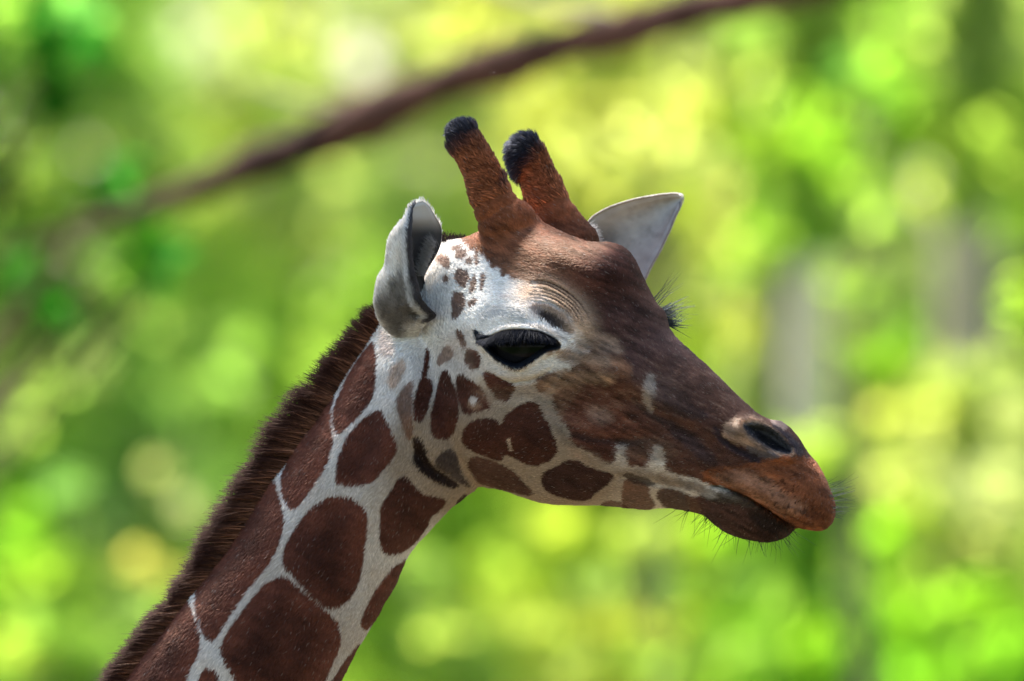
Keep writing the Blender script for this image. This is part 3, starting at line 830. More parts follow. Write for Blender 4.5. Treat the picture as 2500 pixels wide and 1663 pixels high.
fur('fur', side < 0, int(270000 * NF), body, blen, lambda X, Y: .27 - .09 * np.exp(-((X - 1340) / 150) ** 2 - ((Y - 620) / 90) ** 2) + .25 * np.exp(-((X - 1345) / 55) ** 2 - ((Y - 775) / 32) ** 2) + .12 * (X > 1750), lambda X, Y: np.interp(X, [900, 1800], [1.0, .8]), skip)
for o in (0, 1):
    fur('fur', side == o, int(10500 * NF), horns[o], lambda X, Y: 24 + 18 * horn_tip(X, Y), lambda X, Y: .46 + .12 * horn_tip(X, Y), lambda X, Y: np.full(len(X), 1.25))

# ------------------------------------------------------------------ ears
def crom(A, n):
    """Catmull-Rom through rows of A (k, ...) -> n rows"""
    A = np.asarray(A, float)
    k = len(A)
    u = np.linspace(0, k - 1, n)
    i = np.minimum(u.astype(int), k - 2); t = (u - i).reshape((-1,) + (1,) * (A.ndim - 1))
    g = lambda j: A[np.clip(j, 0, k - 1)]
    a, b, c, d = g(i - 1), g(i), g(i + 1), g(i + 2)
    return .5 * ((2 * b) + (c - a) * t + (2 * a - 5 * b + 4 * c - d) * t * t + (3 * b - a - 3 * c + d) * t ** 3)

def grid_normals(G):
    du = np.gradient(G, axis=0); dv = np.gradient(G, axis=1)
    n = np.cross(du, dv)
    return n / (np.linalg.norm(n, axis=2)[..., None] + 1e-9)

def shell(G, thick, flip):
    """grid (a,b,3) of pixels+depth -> closed sheet, inner side offset by thick"""
    N = grid_normals(G) * (-1 if flip else 1)
    a, b, _ = G.shape
    edge = np.minimum(np.minimum(np.arange(b), np.arange(b)[::-1])[None, :] / 3.0, 1.0)
    tipf = np.minimum(np.arange(a) / 3.0, 1.0)[:, None]
    th = thick * (.35 + .65 * edge * tipf)
    I = G - N * th[..., None]
    V_ = np.concatenate([G.reshape(-1, 3), I.reshape(-1, 3)])
    idx = np.arange(a * b).reshape(a, b)
    f = [np.stack([idx[:-1, :-1], idx[1:, :-1], idx[1:, 1:], idx[:-1, 1:]], -1).reshape(-1, 4)]
    j = idx + a * b
    f.append(np.stack([j[:-1, :-1], j[:-1, 1:], j[1:, 1:], j[1:, :-1]], -1).reshape(-1, 4))
    for (e, rev) in ((idx[:, 0], 0), (idx[:, -1], 1), (idx[0, :], 1), (idx[-1, :], 0)):
        q = np.stack([e[:-1], e[1:], e[1:] + a * b, e[:-1] + a * b], -1)
        f.append(q[:, ::-1] if rev else q)
    return V_, np.concatenate(f), N

E9 = [((532, 98), (526, 99), (592, 76), 5), ((503, 150), (499, 150), (660, 130), 14), ((497, 240), (470, 245), (722, 235), 28), ((491, 330), (395, 330), (765, 310), 40), ((488, 420), (330, 425), (778, 400), 48),
      ((490, 520), (297, 530), (760, 520), 52), ((497, 620), (270, 650), (710, 625), 54), ((508, 720), (235, 735), (650, 720), 56), ((525, 820), (176, 830), (610, 820), 60), ((560, 920), (152, 950), (640, 930), 62),
      ((588, 1040), (145, 1060), (650, 1040), 62), ((650, 1105), (165, 1150), (680, 1110), 60), ((722, 1185), (195, 1225), (700, 1190), 54), ((640, 1250), (250, 1300), (690, 1280), 44), ((560, 1350), (340, 1375), (660, 1380), 34), ((540, 1450), (430, 1440), (640, 1470), 24)]
rows = np.array([[*V(9, a)[0], *V(9, l)[0], *V(9, b)[0], w] for a, l, b, w in E9])
rows = crom(rows, 90)
NS = 60
phi = np.linspace(0, np.pi, NS)
tt = np.linspace(0, 1, len(rows))
A_, L_, B_, W_ = rows[:, None, 0:2], rows[:, None, 2:4], rows[:, None, 4:6], rows[:, None, 6]
ph = phi[None, :, None]
base = A_ + (B_ - A_) * (1 - np.cos(ph)) / 2
mid = (A_ + B_) / 2
xy = base + (L_ - mid) * np.sin(ph) ** .75
dep = np.interp(tt, [0, .45, .75, .9, 1], [105, 80, 62, 30, -30])[:, None] + W_ * np.cos(phi)[None, :]
# the fold pushed into the lower front of the ear
fold = np.exp(-((xy[..., 0] - 1012) / 26) ** 2 - ((xy[..., 1] - 768) / 14) ** 2) * (phi[None, :] < 1.4)
dep = dep - 22 * fold
G1 = np.concatenate([xy, dep[..., None]], 2)
V1, F1, N1 = shell(G1, 8.0, False)
N1_ = N1[45, 30, 0]
if N1_ > 0:
    V1, F1, N1 = shell(G1, 8.0, True)
def ear_colour(Vx, a, b, near):
    n = a * b
    X, Y = Vx[:, 0], Vx[:, 1]
    c = np.tile(WHITE * .93, (len(Vx), 1)) * (1 + .45 * fbm(X / 14, Y / 14, 3) + .9 * fbm(X / 5 + Y / 30, Y / 38, 3))[:, None]
    outer = np.arange(len(Vx)) < n
    if near:
        g = sstep(-14, 14, poly_sd(smooth_poly(V(9, (440, 690), (520, 800), (590, 1030), (700, 1140), (720, 1200), (560, 1240), (440, 1280), (420, 1420), (300, 1350), (170, 1180), (160, 1060), (280, 900)), 2), X + fbm(X / 12, Y / 12, 2) * 20, Y, 30))
        gc = np.array([.17, .155, .14]) * (1 + .9 * fbm(X / 10, Y / 24, 3) + 1.2 * fbm(X / 4 + Y / 30, Y / 30, 3))[:, None]  # shaded lower part of the ear, shadow edge painted in grey-brown
        k = (g * outer)[:, None]
        c = c * (1 - k) + gc * k
        inn = np.array([.05, .045, .045])
        ki = (sstep(520, 575, Y) * ~outer)[:, None]  # deep inside of the cup painted dark as shade
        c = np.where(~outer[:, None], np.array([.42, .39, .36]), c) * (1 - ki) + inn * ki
        j = np.arange(len(Vx)) % n % b
        rim = ((j < 2) & (Y < 790))[:, None]
        c = np.where(rim, np.array([.06, .055, .06]), c)
        rim2 = ((j >= 2) & (j < 4) & outer & (Y < 780))[:, None]
        c = np.where(rim2, np.array([.62, .60, .58]), c)
        cr_ = line_d(V(9, (500, 800), (460, 880), (470, 980), (540, 1080)), X, Y, 40)[0]
        c = c * (1 - .6 * (np.exp(-(cr_ / 5.0) ** 2) * outer)[:, None])  # dark line paints the shade of a crease
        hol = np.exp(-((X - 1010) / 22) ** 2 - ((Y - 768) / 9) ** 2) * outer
        c = c * (1 - .7 * hol[:, None])  # hollow of the fold darkened, shade put into the colour
    else:
        dirt = sstep(.05, .22, fbm(X / 22 + 7, Y / 22, 4)) * .16
        c = np.array([.37, .325, .285]) * (1 + .5 * fbm(X / 18, Y / 18, 3))[:, None] * (1 - dirt)[:, None]
        dark = np.exp(-((X - 1470) / 48) ** 2 - ((Y - 585) / 38) ** 2)[:, None] * .75
        c = c * (1 - dark) + np.array([.03, .028, .03]) * dark
    return np.clip(c, .004, .85)
m_ear = attr_material('ear_skin', .8, .15, .4, 900, 0.0)
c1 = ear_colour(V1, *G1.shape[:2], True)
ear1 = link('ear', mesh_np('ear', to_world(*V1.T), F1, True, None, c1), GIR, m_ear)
ear1['label'] = 'nearer pale grey ear, cupped and folded back'

TOP = [(1495, 800), (1560, 725), (1650, 672), (1750, 635), (1850, 608), (1950, 590), (2040, 579), (2088, 578), (2110, 586), (2121, 600)]
BOT = [(1700, 1230), (1800, 1230), (1870, 1180), (1945, 1040), (2003, 935), (2057, 820), (2095, 728), (2118, 680), (2123, 650), (2124, 626)]
T_ = crom(V(1, *TOP), 70); B2 = crom(V(1, *BOT), 70)
sv = np.linspace(0, 1, 44)
xy2 = T_[:, None, :] * (1 - sv)[None, :, None] + B2[:, None, :] * sv[None, :, None]
t2 = np.linspace(0, 1, 70)[:, None]
dep2 = np.interp(t2, [0, .5, 1], [-215, -290, -400]) - 62 * np.sin(np.pi * sv[None, :]) ** .8 * np.interp(t2, [0, .3, .8, 1], [1.2, 1, .55, .05]) + 26 * np.exp(-((sv[None, :] - 0) / .14) ** 2) * np.interp(t2, [0, .5, 1], [1, .7, .1])
G2 = np.concatenate([xy2, np.broadcast_to(dep2, xy2.shape[:2])[..., None]], 2)
V2, F2, N2 = shell(G2, -8.0, False)
c2 = ear_colour(V2, *G2.shape[:2], False)
ear2 = link('ear', mesh_np('ear', to_world(*V2.T), F2, True, None, c2), GIR, m_ear)
ear2['label'] = 'farther ear with its grey inner side open to view'

def grid_fur(G, N, cols, count, parent, direction, length, rad=.85, lean=.35, wfun=None, sign=1):
    a, b, _ = G.shape
    u = rng.random(count) * (a - 1.001); v = rng.random(count) * (b - 1.001)
    if wfun is not None:
        # density follows real area
        ar = np.linalg.norm(np.cross(np.gradient(G, axis=0), np.gradient(G, axis=1)), axis=2)
        f = rng.choice(a * b, count, p=(ar / ar.sum()).ravel())
        u = np.clip(f // b + rng.random(count) - .5, 0, a - 1.001); v = np.clip(f % b + rng.random(count) - .5, 0, b - 1.001)
    i = u.astype(int); j = v.astype(int); fu = (u - i)[:, None]; fv = (v - j)[:, None]
    def mx(M):
        return (M[i, j] * (1 - fu) + M[i + 1, j] * fu) * (1 - fv) + (M[i, j + 1] * (1 - fu) + M[i + 1, j + 1] * fu) * fv
    p = mx(G); n = mx(N) * sign; n /= np.linalg.norm(n, axis=1)[:, None] + 1e-9
    c = mx(cols.reshape(a, b, 3)) * rng.lognormal(0, .14, (count, 1))
    d = np.asarray(direction, float) + rng.normal(0, .22, (count, 3))
    t = d - n * (d * n).sum(1)[:, None]; t /= np.linalg.norm(t, axis=1)[:, None] + 1e-9
    Ln = length * rng.uniform(.6, 1.25, count)
    s = np.array([0, .5, 1.0])
    pts = p[:, None] + Ln[:, None, None] * (t[:, None] * (math.cos(lean) * s)[None, :, None] + n[:, None] * (math.sin(lean) * s)[None, :, None])
    return make_hair('fur', to_world(pts[..., 0], pts[..., 1], pts[..., 2]), rad * U * np.array([1, .8, .15]), np.clip(c, .004, .85), parent, m_fur)
grid_fur(G1, N1, c1[:G1.shape[0] * G1.shape[1]], 20000, ear1, (-.25, -.9, 0), 13, wfun=1, sign=1)
print('ear normal', N1[45, 30], N1[45, 8])
sgn2 = 1 if N2[35, 22, 2] > 0 else -1
grid_fur(G2, N2, c2[:G2.shape[0] * G2.shape[1]], 15000, ear2, (.8, -.5, 0), 10, wfun=1, sign=sgn2)
# long pale hairs inside the near ear and at the root of the far one
def strands(name, roots, dirs, lens, colr, parent, mat, rad=.6, k=5, curl=.0, grav=.0, kind='stuff', taper=True, cj=.15):
    n = len(roots)
    d = dirs / np.linalg.norm(dirs, axis=1)[:, None]
    s = np.linspace(0, 1, k)
    sdv = rng.normal(0, curl, (n, 3))
    pts = roots[:, None] + lens[:, None, None] * (d[:, None] * s[None, :, None] + sdv[:, None] * (s * s)[None, :, None] + np.array([0, grav, 0])[None, None] * (s * s)[None, :, None])
    c = np.asarray(colr, float) * rng.lognormal(0, cj, (n, 1))
    rr = rad * U * (np.linspace(1, .15, k) ** .7 if taper else np.ones(k))
    return make_hair(name, to_world(pts[..., 0], pts[..., 1], pts[..., 2]), rr, np.clip(c, .003, .85), parent, mat, kind)
n = 500
f = rng.random(n)
rt = np.stack([1062 - 30 * f + rng.normal(0, 4, n), 590 + 85 * f, 60 + rng.normal(0, 10, n)], 1)
strands('ear_tuft', rt, np.stack([-.75 + rng.normal(0, .2, n), -.7 + rng.normal(0, .25, n), .5 + 0 * f], 1), rng.uniform(16, 34, n), (.17, .16, .15), ear1, m_fur, .6)
n = 220
f = rng.random(n)
rt = np.stack([1428 + 22 * f + rng.normal(0, 3, n), 552 + 40 * f, -200 + rng.normal(0, 10, n)], 1)
strands('ear_tuft', rt, np.stack([.9 + 0 * f, -.3 + rng.normal(0, .3, n), .3 + 0 * f], 1), rng.uniform(14, 30, n), (.5, .48, .46), ear2, m_fur, .6)

# ------------------------------------------------------------------ eyes, lashes, mane, whiskers
def blob(name, c, r, parent, mat, axis=None, seg=48, colf=None, tilt=0.0):
    """ellipsoid with semi axes r (X, Y, depth) in pixels"""
    th = np.linspace(0, np.pi, seg // 2 + 1); fi = np.linspace(0, 2 * np.pi, seg, endpoint=False)
    T, Fi = np.meshgrid(th, fi, indexing='ij')
    x = np.sin(T) * np.cos(Fi); y = np.sin(T) * np.sin(Fi); z = np.cos(T)
    v = np.stack([c[0] + r[0] * x, c[1] + r[1] * y, c[2] + r[2] * z + tilt * r[0] * x], -1).reshape(-1, 3)
    idx = np.arange(v.shape[0]).reshape(T.shape)
    nx = np.roll(idx, -1, 1)
    f = np.stack([idx[:-1], idx[1:], nx[1:], nx[:-1]], -1).reshape(-1, 4)[:, ::-1]
    cc = colf(v) if colf is not None else None
    me = mesh_np(name, to_world(*v.T), f, True, None, cc)
    return link(name, me, parent, mat)
m_eye = attr_material('eye_cornea', .06, .06)
m_eye.node_tree.nodes['Principled BSDF'].inputs['Coat Weight'].default_value = .02
m_eye.node_tree.nodes['Principled BSDF'].inputs['Coat Roughness'].default_value = .03
ec = V(7, (740, 1040))[0]
lidD = float(front_depth(np.array([ec[0]]), np.array([ec[1]]))[0]) + 46
def iris(v):
    d = np.hypot((v[:, 0] - ec[0]) / 40, (v[:, 1] - ec[1] - 2) / 36)
    c = np.tile(np.array([.003, .003, .004]), (len(v), 1))
    k = (sstep(1.05, .9, d) * sstep(.3, .6, d))[:, None]
    return c * (1 - k) + np.array([.013, .011, .012]) * k
eye = blob('eye', (ec[0] + 14, ec[1] + 2, lidD - 24 - 46), (102, 70, 46), GIR, m_eye, colf=iris, seg=96, tilt=.46)
eye['label'] = 'dark eye half covered by black lashes'
m_lash = hair_material('black_hair', .3, .4, gloss=.10)
m_thin = hair_material('whisker_hair', .35, .5, gloss=.08)
# upper lashes: a fringe hanging from the lid, over the eye
lid = crom(V(7, (285, 948), (400, 925), (500, 868), (600, 833), (740, 812), (900, 815), (1050, 832), (1180, 885), (1300, 945)), 400)
n = 900
i = rng.integers(0, 400, n)
rt = np.stack([lid[i, 0] + rng.normal(0, 1, n), lid[i, 1] + rng.uniform(-1, 7, n), front_depth(lid[i, 0], lid[i, 1] - 4) + 2], 1)
q = (i / 400.)
dv = np.stack([np.interp(q, [0, .3, .6, 1], [-.75, -.35, -.05, .35]) + rng.normal(0, .16, n), np.interp(q, [0, .3, 1], [.35, .9, .75]) + rng.normal(0, .1, n), np.full(n, .75)], 1)
strands('eyelash', rt, dv, np.interp(q, [0, .2, .5, .8, 1], [14, 30, 36, 26, 12]) * rng.uniform(.6, 1.2, n), (.0035, .004, .007), GIR, m_lash, 1.0, curl=.05, grav=.1)['label'] = 'black fringe of lashes over the near eye'
low = crom(V(7, (420, 1110), (560, 1235), (700, 1310), (800, 1335), (920, 1290), (1040, 1205)), 200)
n = 150
i = rng.integers(0, 200, n)
rt = np.stack([low[i, 0], low[i, 1] + rng.normal(0, 1.5, n), front_depth(low[i, 0], low[i, 1] + 3)], 1)
strands('eyelash', rt, np.stack([-.3 + rng.normal(0, .2, n), .8 + 0 * q[:n], .7 + 0 * q[:n]], 1), rng.uniform(6, 13, n), (.012, .012, .016), GIR, m_lash, .7)
# lashes and brow whiskers of the far eye
n = 190
f = rng.random(n)
rt = np.stack([1612 + 22 * f + rng.normal(0, 3, n), 752 + 44 * f, 60 + rng.normal(0, 14, n)], 1)
strands('eyelash', rt, np.stack([1 + 0 * f, -.30 + .55 * f + rng.normal(0, .22, n), rng.normal(-.1, .15, n)], 1), rng.uniform(14, 38, n) * np.where(rng.random(n) < .15, 1.9, 1), (.008, .011, .014), GIR, m_lash, .75, curl=.14, grav=-.08)['label'] = 'dark lashes of the far eye showing beyond the brow'
n = 26
f = rng.random(n)
rt = np.stack([1594 + 34 * f, 728 + 46 * f, 70 + 0 * f], 1)
strands('brow_whisker', rt, np.stack([.5 + .6 * f, -.9 + .8 * f + rng.normal(0, .25, n), 0 * f], 1), rng.uniform(40, 95, n), (.03, .03, .03), GIR, m_thin, .6, curl=.12)
# mane
BORD = np.concatenate([V(6, (1200, 110), (1120, 170), (1075, 235), (1020, 335), (960, 437), (890, 537), (820, 647), (770, 737), (690, 848), (620, 958), (540, 1058), (460, 1168), (400, 1268), (340, 1330), (280, 1420)),
                       V(5, (960, 690), (860, 820), (780, 920), (700, 1020), (600, 1140), (520, 1250), (440, 1340), (360, 1440), (280, 1560), (90, 1820))])
OUT = np.concatenate([V(6, (1130, 20), (1045, 85), (960, 140), (880, 220), (820, 320), (740, 390), (680, 470), (600, 550), (540, 630), (505, 680), (420, 740), (365, 850), (250, 960), (200, 1060), (185, 1150), (130, 1230), (60, 1320), (0, 1400)),
                      V(5, (860, 410), (800, 540), (720, 640), (690, 740), (640, 820), (580, 920), (540, 990), (500, 1060), (400, 1150), (320, 1250), (270, 1320), (200, 1400), (150, 1480), (90, 1568), (-90, 1800))])
seg = np.linalg.norm(np.diff(BORD, axis=0), axis=1); cum = np.concatenate([[0], np.cumsum(seg)])
m_mane = hair_material('mane_hair', .4, .5, tip=(.026, .0105, .0085), gloss=.06)
n = 17000
s = rng.random(n) * cum[-1]
bx = np.interp(s, cum, BORD[:, 0]); by = np.interp(s, cum, BORD[:, 1])
inset = rng.uniform(0, 1, n)
zoff = rng.normal(0, 13, n)
root = np.stack([bx + 12 * inset - 6, by + 6 * inset, dc_neck(bx, by) + zoff + 18 * inset], 1)
ang = np.radians(np.interp(by, [740, 900, 1100, 1300], [-42, -30, -14, -4])) + rng.normal(0, .09, n)
clump = .6 * (vnoise(s / 15, np.zeros(n)) - .5) + .6 * (vnoise(s / 5, np.ones(n) * 7) - .5)
ang = ang + clump * .35
dirv = np.stack([-np.cos(ang), np.sin(ang), rng.normal(0, .10, n)], 1)
Xo = np.interp(by - 12 + 0 * s, OUT[:, 1], OUT[:, 0])
# reach: march along the hair direction to the outer edge of the mane
reach = np.full(n, 20.0)
for stp in range(20, 190, 3):
    x = bx + dirv[:, 0] * stp; y = by + dirv[:, 1] * stp
    reach = np.where(x > np.interp(y, OUT[:, 1], OUT[:, 0]), np.maximum(reach, stp), reach)
ln = reach * (1.0 + .16 * clump) * np.where(rng.random(n) < .55, rng.uniform(.80, 1.08, n), rng.uniform(.35, .9, n))
mane_c = np.array([.115, .046, .024]) * (1 + 1.3 * clump)[:, None]
strands('mane', root, dirv, ln, mane_c, GIR, m_mane, .85, k=5, curl=.07, grav=.05, cj=.5)['label'] = 'stiff dark brown mane along the back of the neck'
n = 260
f = rng.random(n)
rt = np.stack([1075 + 62 * f, 590 - 8 * f + rng.normal(0, 2, n), -70 + rng.normal(0, 14, n)], 1)
strands('forelock', rt, np.stack([-.25 + rng.normal(0, .35, n), -1 + 0 * f, rng.normal(0, .2, n)], 1), rng.uniform(8, 24, n) * (1.25 - .75 * f), (.025, .018, .018), GIR, m_mane, .8)
# chin and lip whiskers
chin = crom(V(3, (690, 1232), (800, 1254), (850, 1274), (900, 1318), (960, 1368), (1020, 1408), (1100, 1440), (1200, 1464), (1300, 1477), (1380, 1472), (1450, 1449), (1500, 1415)), 300)
n = 85
i = rng.integers(0, 300, n); q = i / 300.
off = rng.uniform(0, 26, n)
rt = np.stack([chin[i, 0], chin[i, 1] - off, dc_head(chin[i, 0], chin[i, 1]) + off * 1.6 + rng.normal(0, 20, n)], 1)
strands('whisker', rt, np.stack([np.interp(q, [0, .4, .7, 1], [-.55, -.45, 0, .6]) + rng.normal(0, .4, n), np.interp(q, [0, .3, 1], [.7, .75, .9]), rng.normal(.1, .3, n)], 1), off + rng.uniform(18, 56, n), (.018, .022, .018), GIR, m_thin, .65, curl=.24)['label'] = 'dark bristles under the lower lip'
lipp = V(3, (1770, 1010), (1800, 1080), (1830, 1150), (1845, 1220), (1835, 1290))
lipp = crom(lipp, 100)
n = 46
i = rng.integers(0, 100, n); q = i / 100.
rt = np.stack([lipp[i, 0] - 6, lipp[i, 1], dc_head(lipp[i, 0], lipp[i, 1]) + rng.normal(0, 30, n)], 1)
strands('whisker', rt, np.stack([1 + 0 * q, -.35 + .6 * q + rng.normal(0, .14, n), rng.normal(0, .2, n)], 1), np.interp(q, [0, .3, .7, 1], [40, 75, 60, 20]) * rng.uniform(.5, 1.1, n), (.006, .008, .006), GIR, m_thin, .6, curl=.06, grav=-.12)['label'] = 'dark bristles on the upper lip'
# ------------------------------------------------------------------ ground and the wood behind
def pw(px, py, d):
    """point seen at (px, py) of the 2357-wide photograph at distance d from the lens"""
    k = U * d / CAM_D * (2500 / 2357.)
    return Vector(((px - 1178.5) * k, d - CAM_D, CAM_Z - (py - 784) * k))

m_ground, n_, l_, b_ = material('sandy_soil')
tc = n_.new('ShaderNodeTexCoord'); nt = n_.new('ShaderNodeTexNoise'); nt.inputs['Scale'].default_value = .8; nt.inputs['Detail'].default_value = 8
cr = n_.new('ShaderNodeValToRGB'); cr.color_ramp.elements[0].color = (.075, .055, .036, 1); cr.color_ramp.elements[1].color = (.13, .098, .065, 1)
l_.new(tc.outputs['Object'], nt.inputs['Vector']); l_.new(nt.outputs[0], cr.inputs[0])
# bare trodden soil in the paddock, grass beyond it
gr = n_.new('ShaderNodeValToRGB'); gr.color_ramp.elements[0].color = (.03, .055, .01, 1); gr.color_ramp.elements[1].color = (.06, .095, .018, 1)
sx = n_.new('ShaderNodeVectorMath'); sx.operation = 'LENGTH'; mr = n_.new('ShaderNodeMapRange'); mr.inputs[1].default_value = 13; mr.inputs[2].default_value = 17
mg = n_.new('ShaderNodeMix'); mg.data_type = 'RGBA'
l_.new(tc.outputs['Object'], sx.inputs[0]); l_.new(sx.outputs['Value'], mr.inputs[0]); l_.new(mr.outputs[0], mg.inputs[0]); l_.new(nt.outputs[0], gr.inputs[0])
l_.new(cr.outputs[0], mg.inputs[6]); l_.new(gr.outputs[0], mg.inputs[7]); l_.new(mg.outputs[2], b_.inputs['Base Color'])
b_.inputs['Roughness'].default_value = .95; b_.inputs['Specular IOR Level'].default_value = .05
gn = 60
gxx, gyy = np.meshgrid(np.linspace(-1, 1, gn), np.linspace(-1, 1, gn), indexing='ij')
gxx = np.sign(gxx) * np.abs(gxx) ** 2.5 * 900; gyy = np.sign(gyy) * np.abs(gyy) ** 2.5 * 900
gz = fbm(gxx / 9, gyy / 9, 3) * .25 * sstep(4, 20, np.hypot(gxx, gyy))
gi = np.arange(gn * gn).reshape(gn, gn)
gf = np.stack([gi[:-1, :-1], gi[1:, :-1], gi[1:, 1:], gi[:-1, 1:]], -1).reshape(-1, 4)
ground = link('ground', mesh_np('ground', np.stack([gxx.ravel(), gyy.ravel(), gz.ravel()], 1), gf), None, m_ground)
ground['kind'] = 'structure'

m_leaf = bpy.data.materials.new('leaf'); m_leaf.use_nodes = True
n_ = m_leaf.node_tree.nodes; l_ = m_leaf.node_tree.links; n_.clear()
o_ = n_.new('ShaderNodeOutputMaterial'); a_ = n_.new('ShaderNodeAttribute'); a_.attribute_name = 'col'
df = n_.new('ShaderNodeBsdfDiffuse'); tr = n_.new('ShaderNodeBsdfTranslucent'); ad = n_.new('ShaderNodeAddShader')
def scaled(k):
    v = n_.new('ShaderNodeMix'); v.data_type = 'RGBA'; v.blend_type = 'MULTIPLY'; v.inputs[0].default_value = 1.0
    v.inputs[7].default_value = (*k, 1); l_.new(a_.outputs['Color'], v.inputs[6]); return v.outputs[2]
l_.new(scaled((.21, .21, .19)), df.inputs[0]); l_.new(scaled((.49, .51, .31)), tr.inputs[0])
l_.new(df.outputs[0], ad.inputs[0]); l_.new(tr.outputs[0], ad.inputs[1]); l_.new(ad.outputs[0], o_.inputs[0])

def bark(name, c0, c1, scale=9):
    m, n, l, b = material(name)
    b.inputs['Specular IOR Level'].default_value = .1
    tc = n.new('ShaderNodeTexCoord'); nt = n.new('ShaderNodeTexNoise'); nt.inputs['Scale'].default_value = scale; nt.inputs['Detail'].default_value = 6
    mp = n.new('ShaderNodeMapping'); mp.inputs['Scale'].default_value = (1, 1, .35)
    cr = n.new('ShaderNodeValToRGB'); cr.color_ramp.elements[0].position = .35; cr.color_ramp.elements[1].position = .7
    cr.color_ramp.elements[0].color = (*c0, 1); cr.color_ramp.elements[1].color = (*c1, 1)
    bp = n.new('ShaderNodeBump'); bp.inputs['Strength'].default_value = .6; bp.inputs['Distance'].default_value = .02
    l.new(tc.outputs['Object'], mp.inputs[0]); l.new(mp.outputs[0], nt.inputs['Vector']); l.new(nt.outputs[0], cr.inputs[0]); l.new(cr.outputs[0], b.inputs['Base Color'])
    l.new(nt.outputs[0], bp.inputs['Height']); l.new(bp.outputs[0], b.inputs['Normal'])
    b.inputs['Roughness'].default_value = .9
    return m
m_bark = bark('brown_bark', (.11, .08, .05), (.24, .18, .12))
m_bough = bark('dark_bough_bark', (.028, .014, .010), (.13, .062, .043))
m_pale = bark('pale_bark', (.58, .45, .32), (.74, .60, .44))
m_greyb = bark('grey_bark', (.34, .26, .18), (.52, .42, .31))

def tube(pts, rad, sides=10):
    pts = crom(np.array(pts, float), max(8, 5 * len(pts))); rad = np.interp(np.linspace(0, 1, len(pts)), np.linspace(0, 1, len(rad)), rad)
    t = np.gradient(pts, axis=0); t /= np.linalg.norm(t, axis=1)[:, None]
    up = np.array([.31, .17, .93]); a = np.cross(t, up); a /= np.linalg.norm(a, axis=1)[:, None] + 1e-9; b = np.cross(t, a)
    fi = np.linspace(0, 2 * np.pi, sides, endpoint=False)
    wob = 1 + .10 * np.sin(3 * fi[None] + np.linspace(0, 9, len(pts))[:, None]) + .06 * rng.normal(0, 1, (len(pts), sides))
    v = pts[:, None] + rad[:, None, None] * wob[..., None] * (np.cos(fi)[None, :, None] * a[:, None] + np.sin(fi)[None, :, None] * b[:, None])
    i = np.arange(len(pts) * sides).reshape(len(pts), sides); nx = np.roll(i, -1, 1)
    return v.reshape(-1, 3), np.stack([i[:-1], nx[:-1], nx[1:], i[1:]], -1).reshape(-1, 4)
def tubes(name, lst, parent, mat):
    vs, fs, o = [], [], 0
    for p, r in lst:
        v, f = tube(p, r); vs.append(v); fs.append(f + o); o += len(v)
    return link(name, mesh_np(name, np.concatenate(vs), np.concatenate(fs)), parent, mat)

COUNT = [0]
HOLES = [(832, 135, 54), (425, 72, 26)]          # gaps in the canopy where the sky shows
def lively(c):
    c = np.asarray(c, float)
    c = c * .78 + np.array([150, 195, 90]) * .26 if c.sum() > 260 else c
    return 1 - np.exp((-3.3 if c.sum() > 260 else -1.5) * srgb(*c))
def leaves(name, clumps, parent, size, d_of=None):
    """clumps: (centre Vector, (rx, ry, rz), colour linear, count)"""
    C_, S_, K_ = [], [], []
    for c, r, k, n in clumps:
        p = rng.normal(0, 1, (n, 3)); p /= np.linalg.norm(p, axis=1)[:, None]
        p *= rng.random((n, 1)) ** .45
        lump = 1 + .35 * np.sin(3.1 * p[:, :1] + 2 * rng.random()) * np.cos(2.7 * p[:, 2:3] + 6 * rng.random())
        q = np.array(c) + p * np.array(r) * lump
        # sky gaps
        dd = q[:, 1] + CAM_D; kk = U * dd / CAM_D * (2500 / 2357.)
        px = q[:, 0] / kk + 1178.5; py = 784 - (q[:, 2] - CAM_Z) / kk
        keep = np.ones(n, bool)
        for hx, hy, hr in HOLES:
            keep &= np.hypot(px - hx, py - hy) > hr * rng.uniform(.85, 1.25, n)
        keep &= q[:, 2] > .05
        q = q[keep]
        C_.append(q); K_.append(np.asarray(k)[None] * rng.lognormal(0, .14, (len(q), 1)) * (1 + rng.normal(0, .05, (len(q), 3))))
    q = np.concatenate(C_); k = np.clip(np.concatenate(K_), .003, .95)
    n = len(q)
    s = size * rng.uniform(.6, 1.3, n)
    nr = rng.normal(0, .55, (n, 3)) + np.array([0, -.25, .75]); nr /= np.linalg.norm(nr, axis=1)[:, None]
    ax = rng.normal(0, 1, (n, 3)) + np.array([0, 0, -.5]); ax -= nr * (ax * nr).sum(1)[:, None]; ax /= np.linalg.norm(ax, axis=1)[:, None]
    bx_ = np.cross(nr, ax)
    v = np.stack([q - ax * s[:, None] * .5, q + bx_ * s[:, None] * .27 + nr * s[:, None] * .06 - ax * s[:, None] * .05, q + ax * s[:, None] * .5 - nr * s[:, None] * .08, q - bx_ * s[:, None] * .27 + nr * s[:, None] * .06 - ax * s[:, None] * .05], 1).reshape(-1, 3)
    f = np.arange(n * 4).reshape(n, 4)
    f = np.concatenate([f[:, [0, 1, 2]], f[:, [0, 2, 3]]])
    return link(name, mesh_np(name, v, f, False, None, np.repeat(k, 4, 0)), parent, m_leaf)

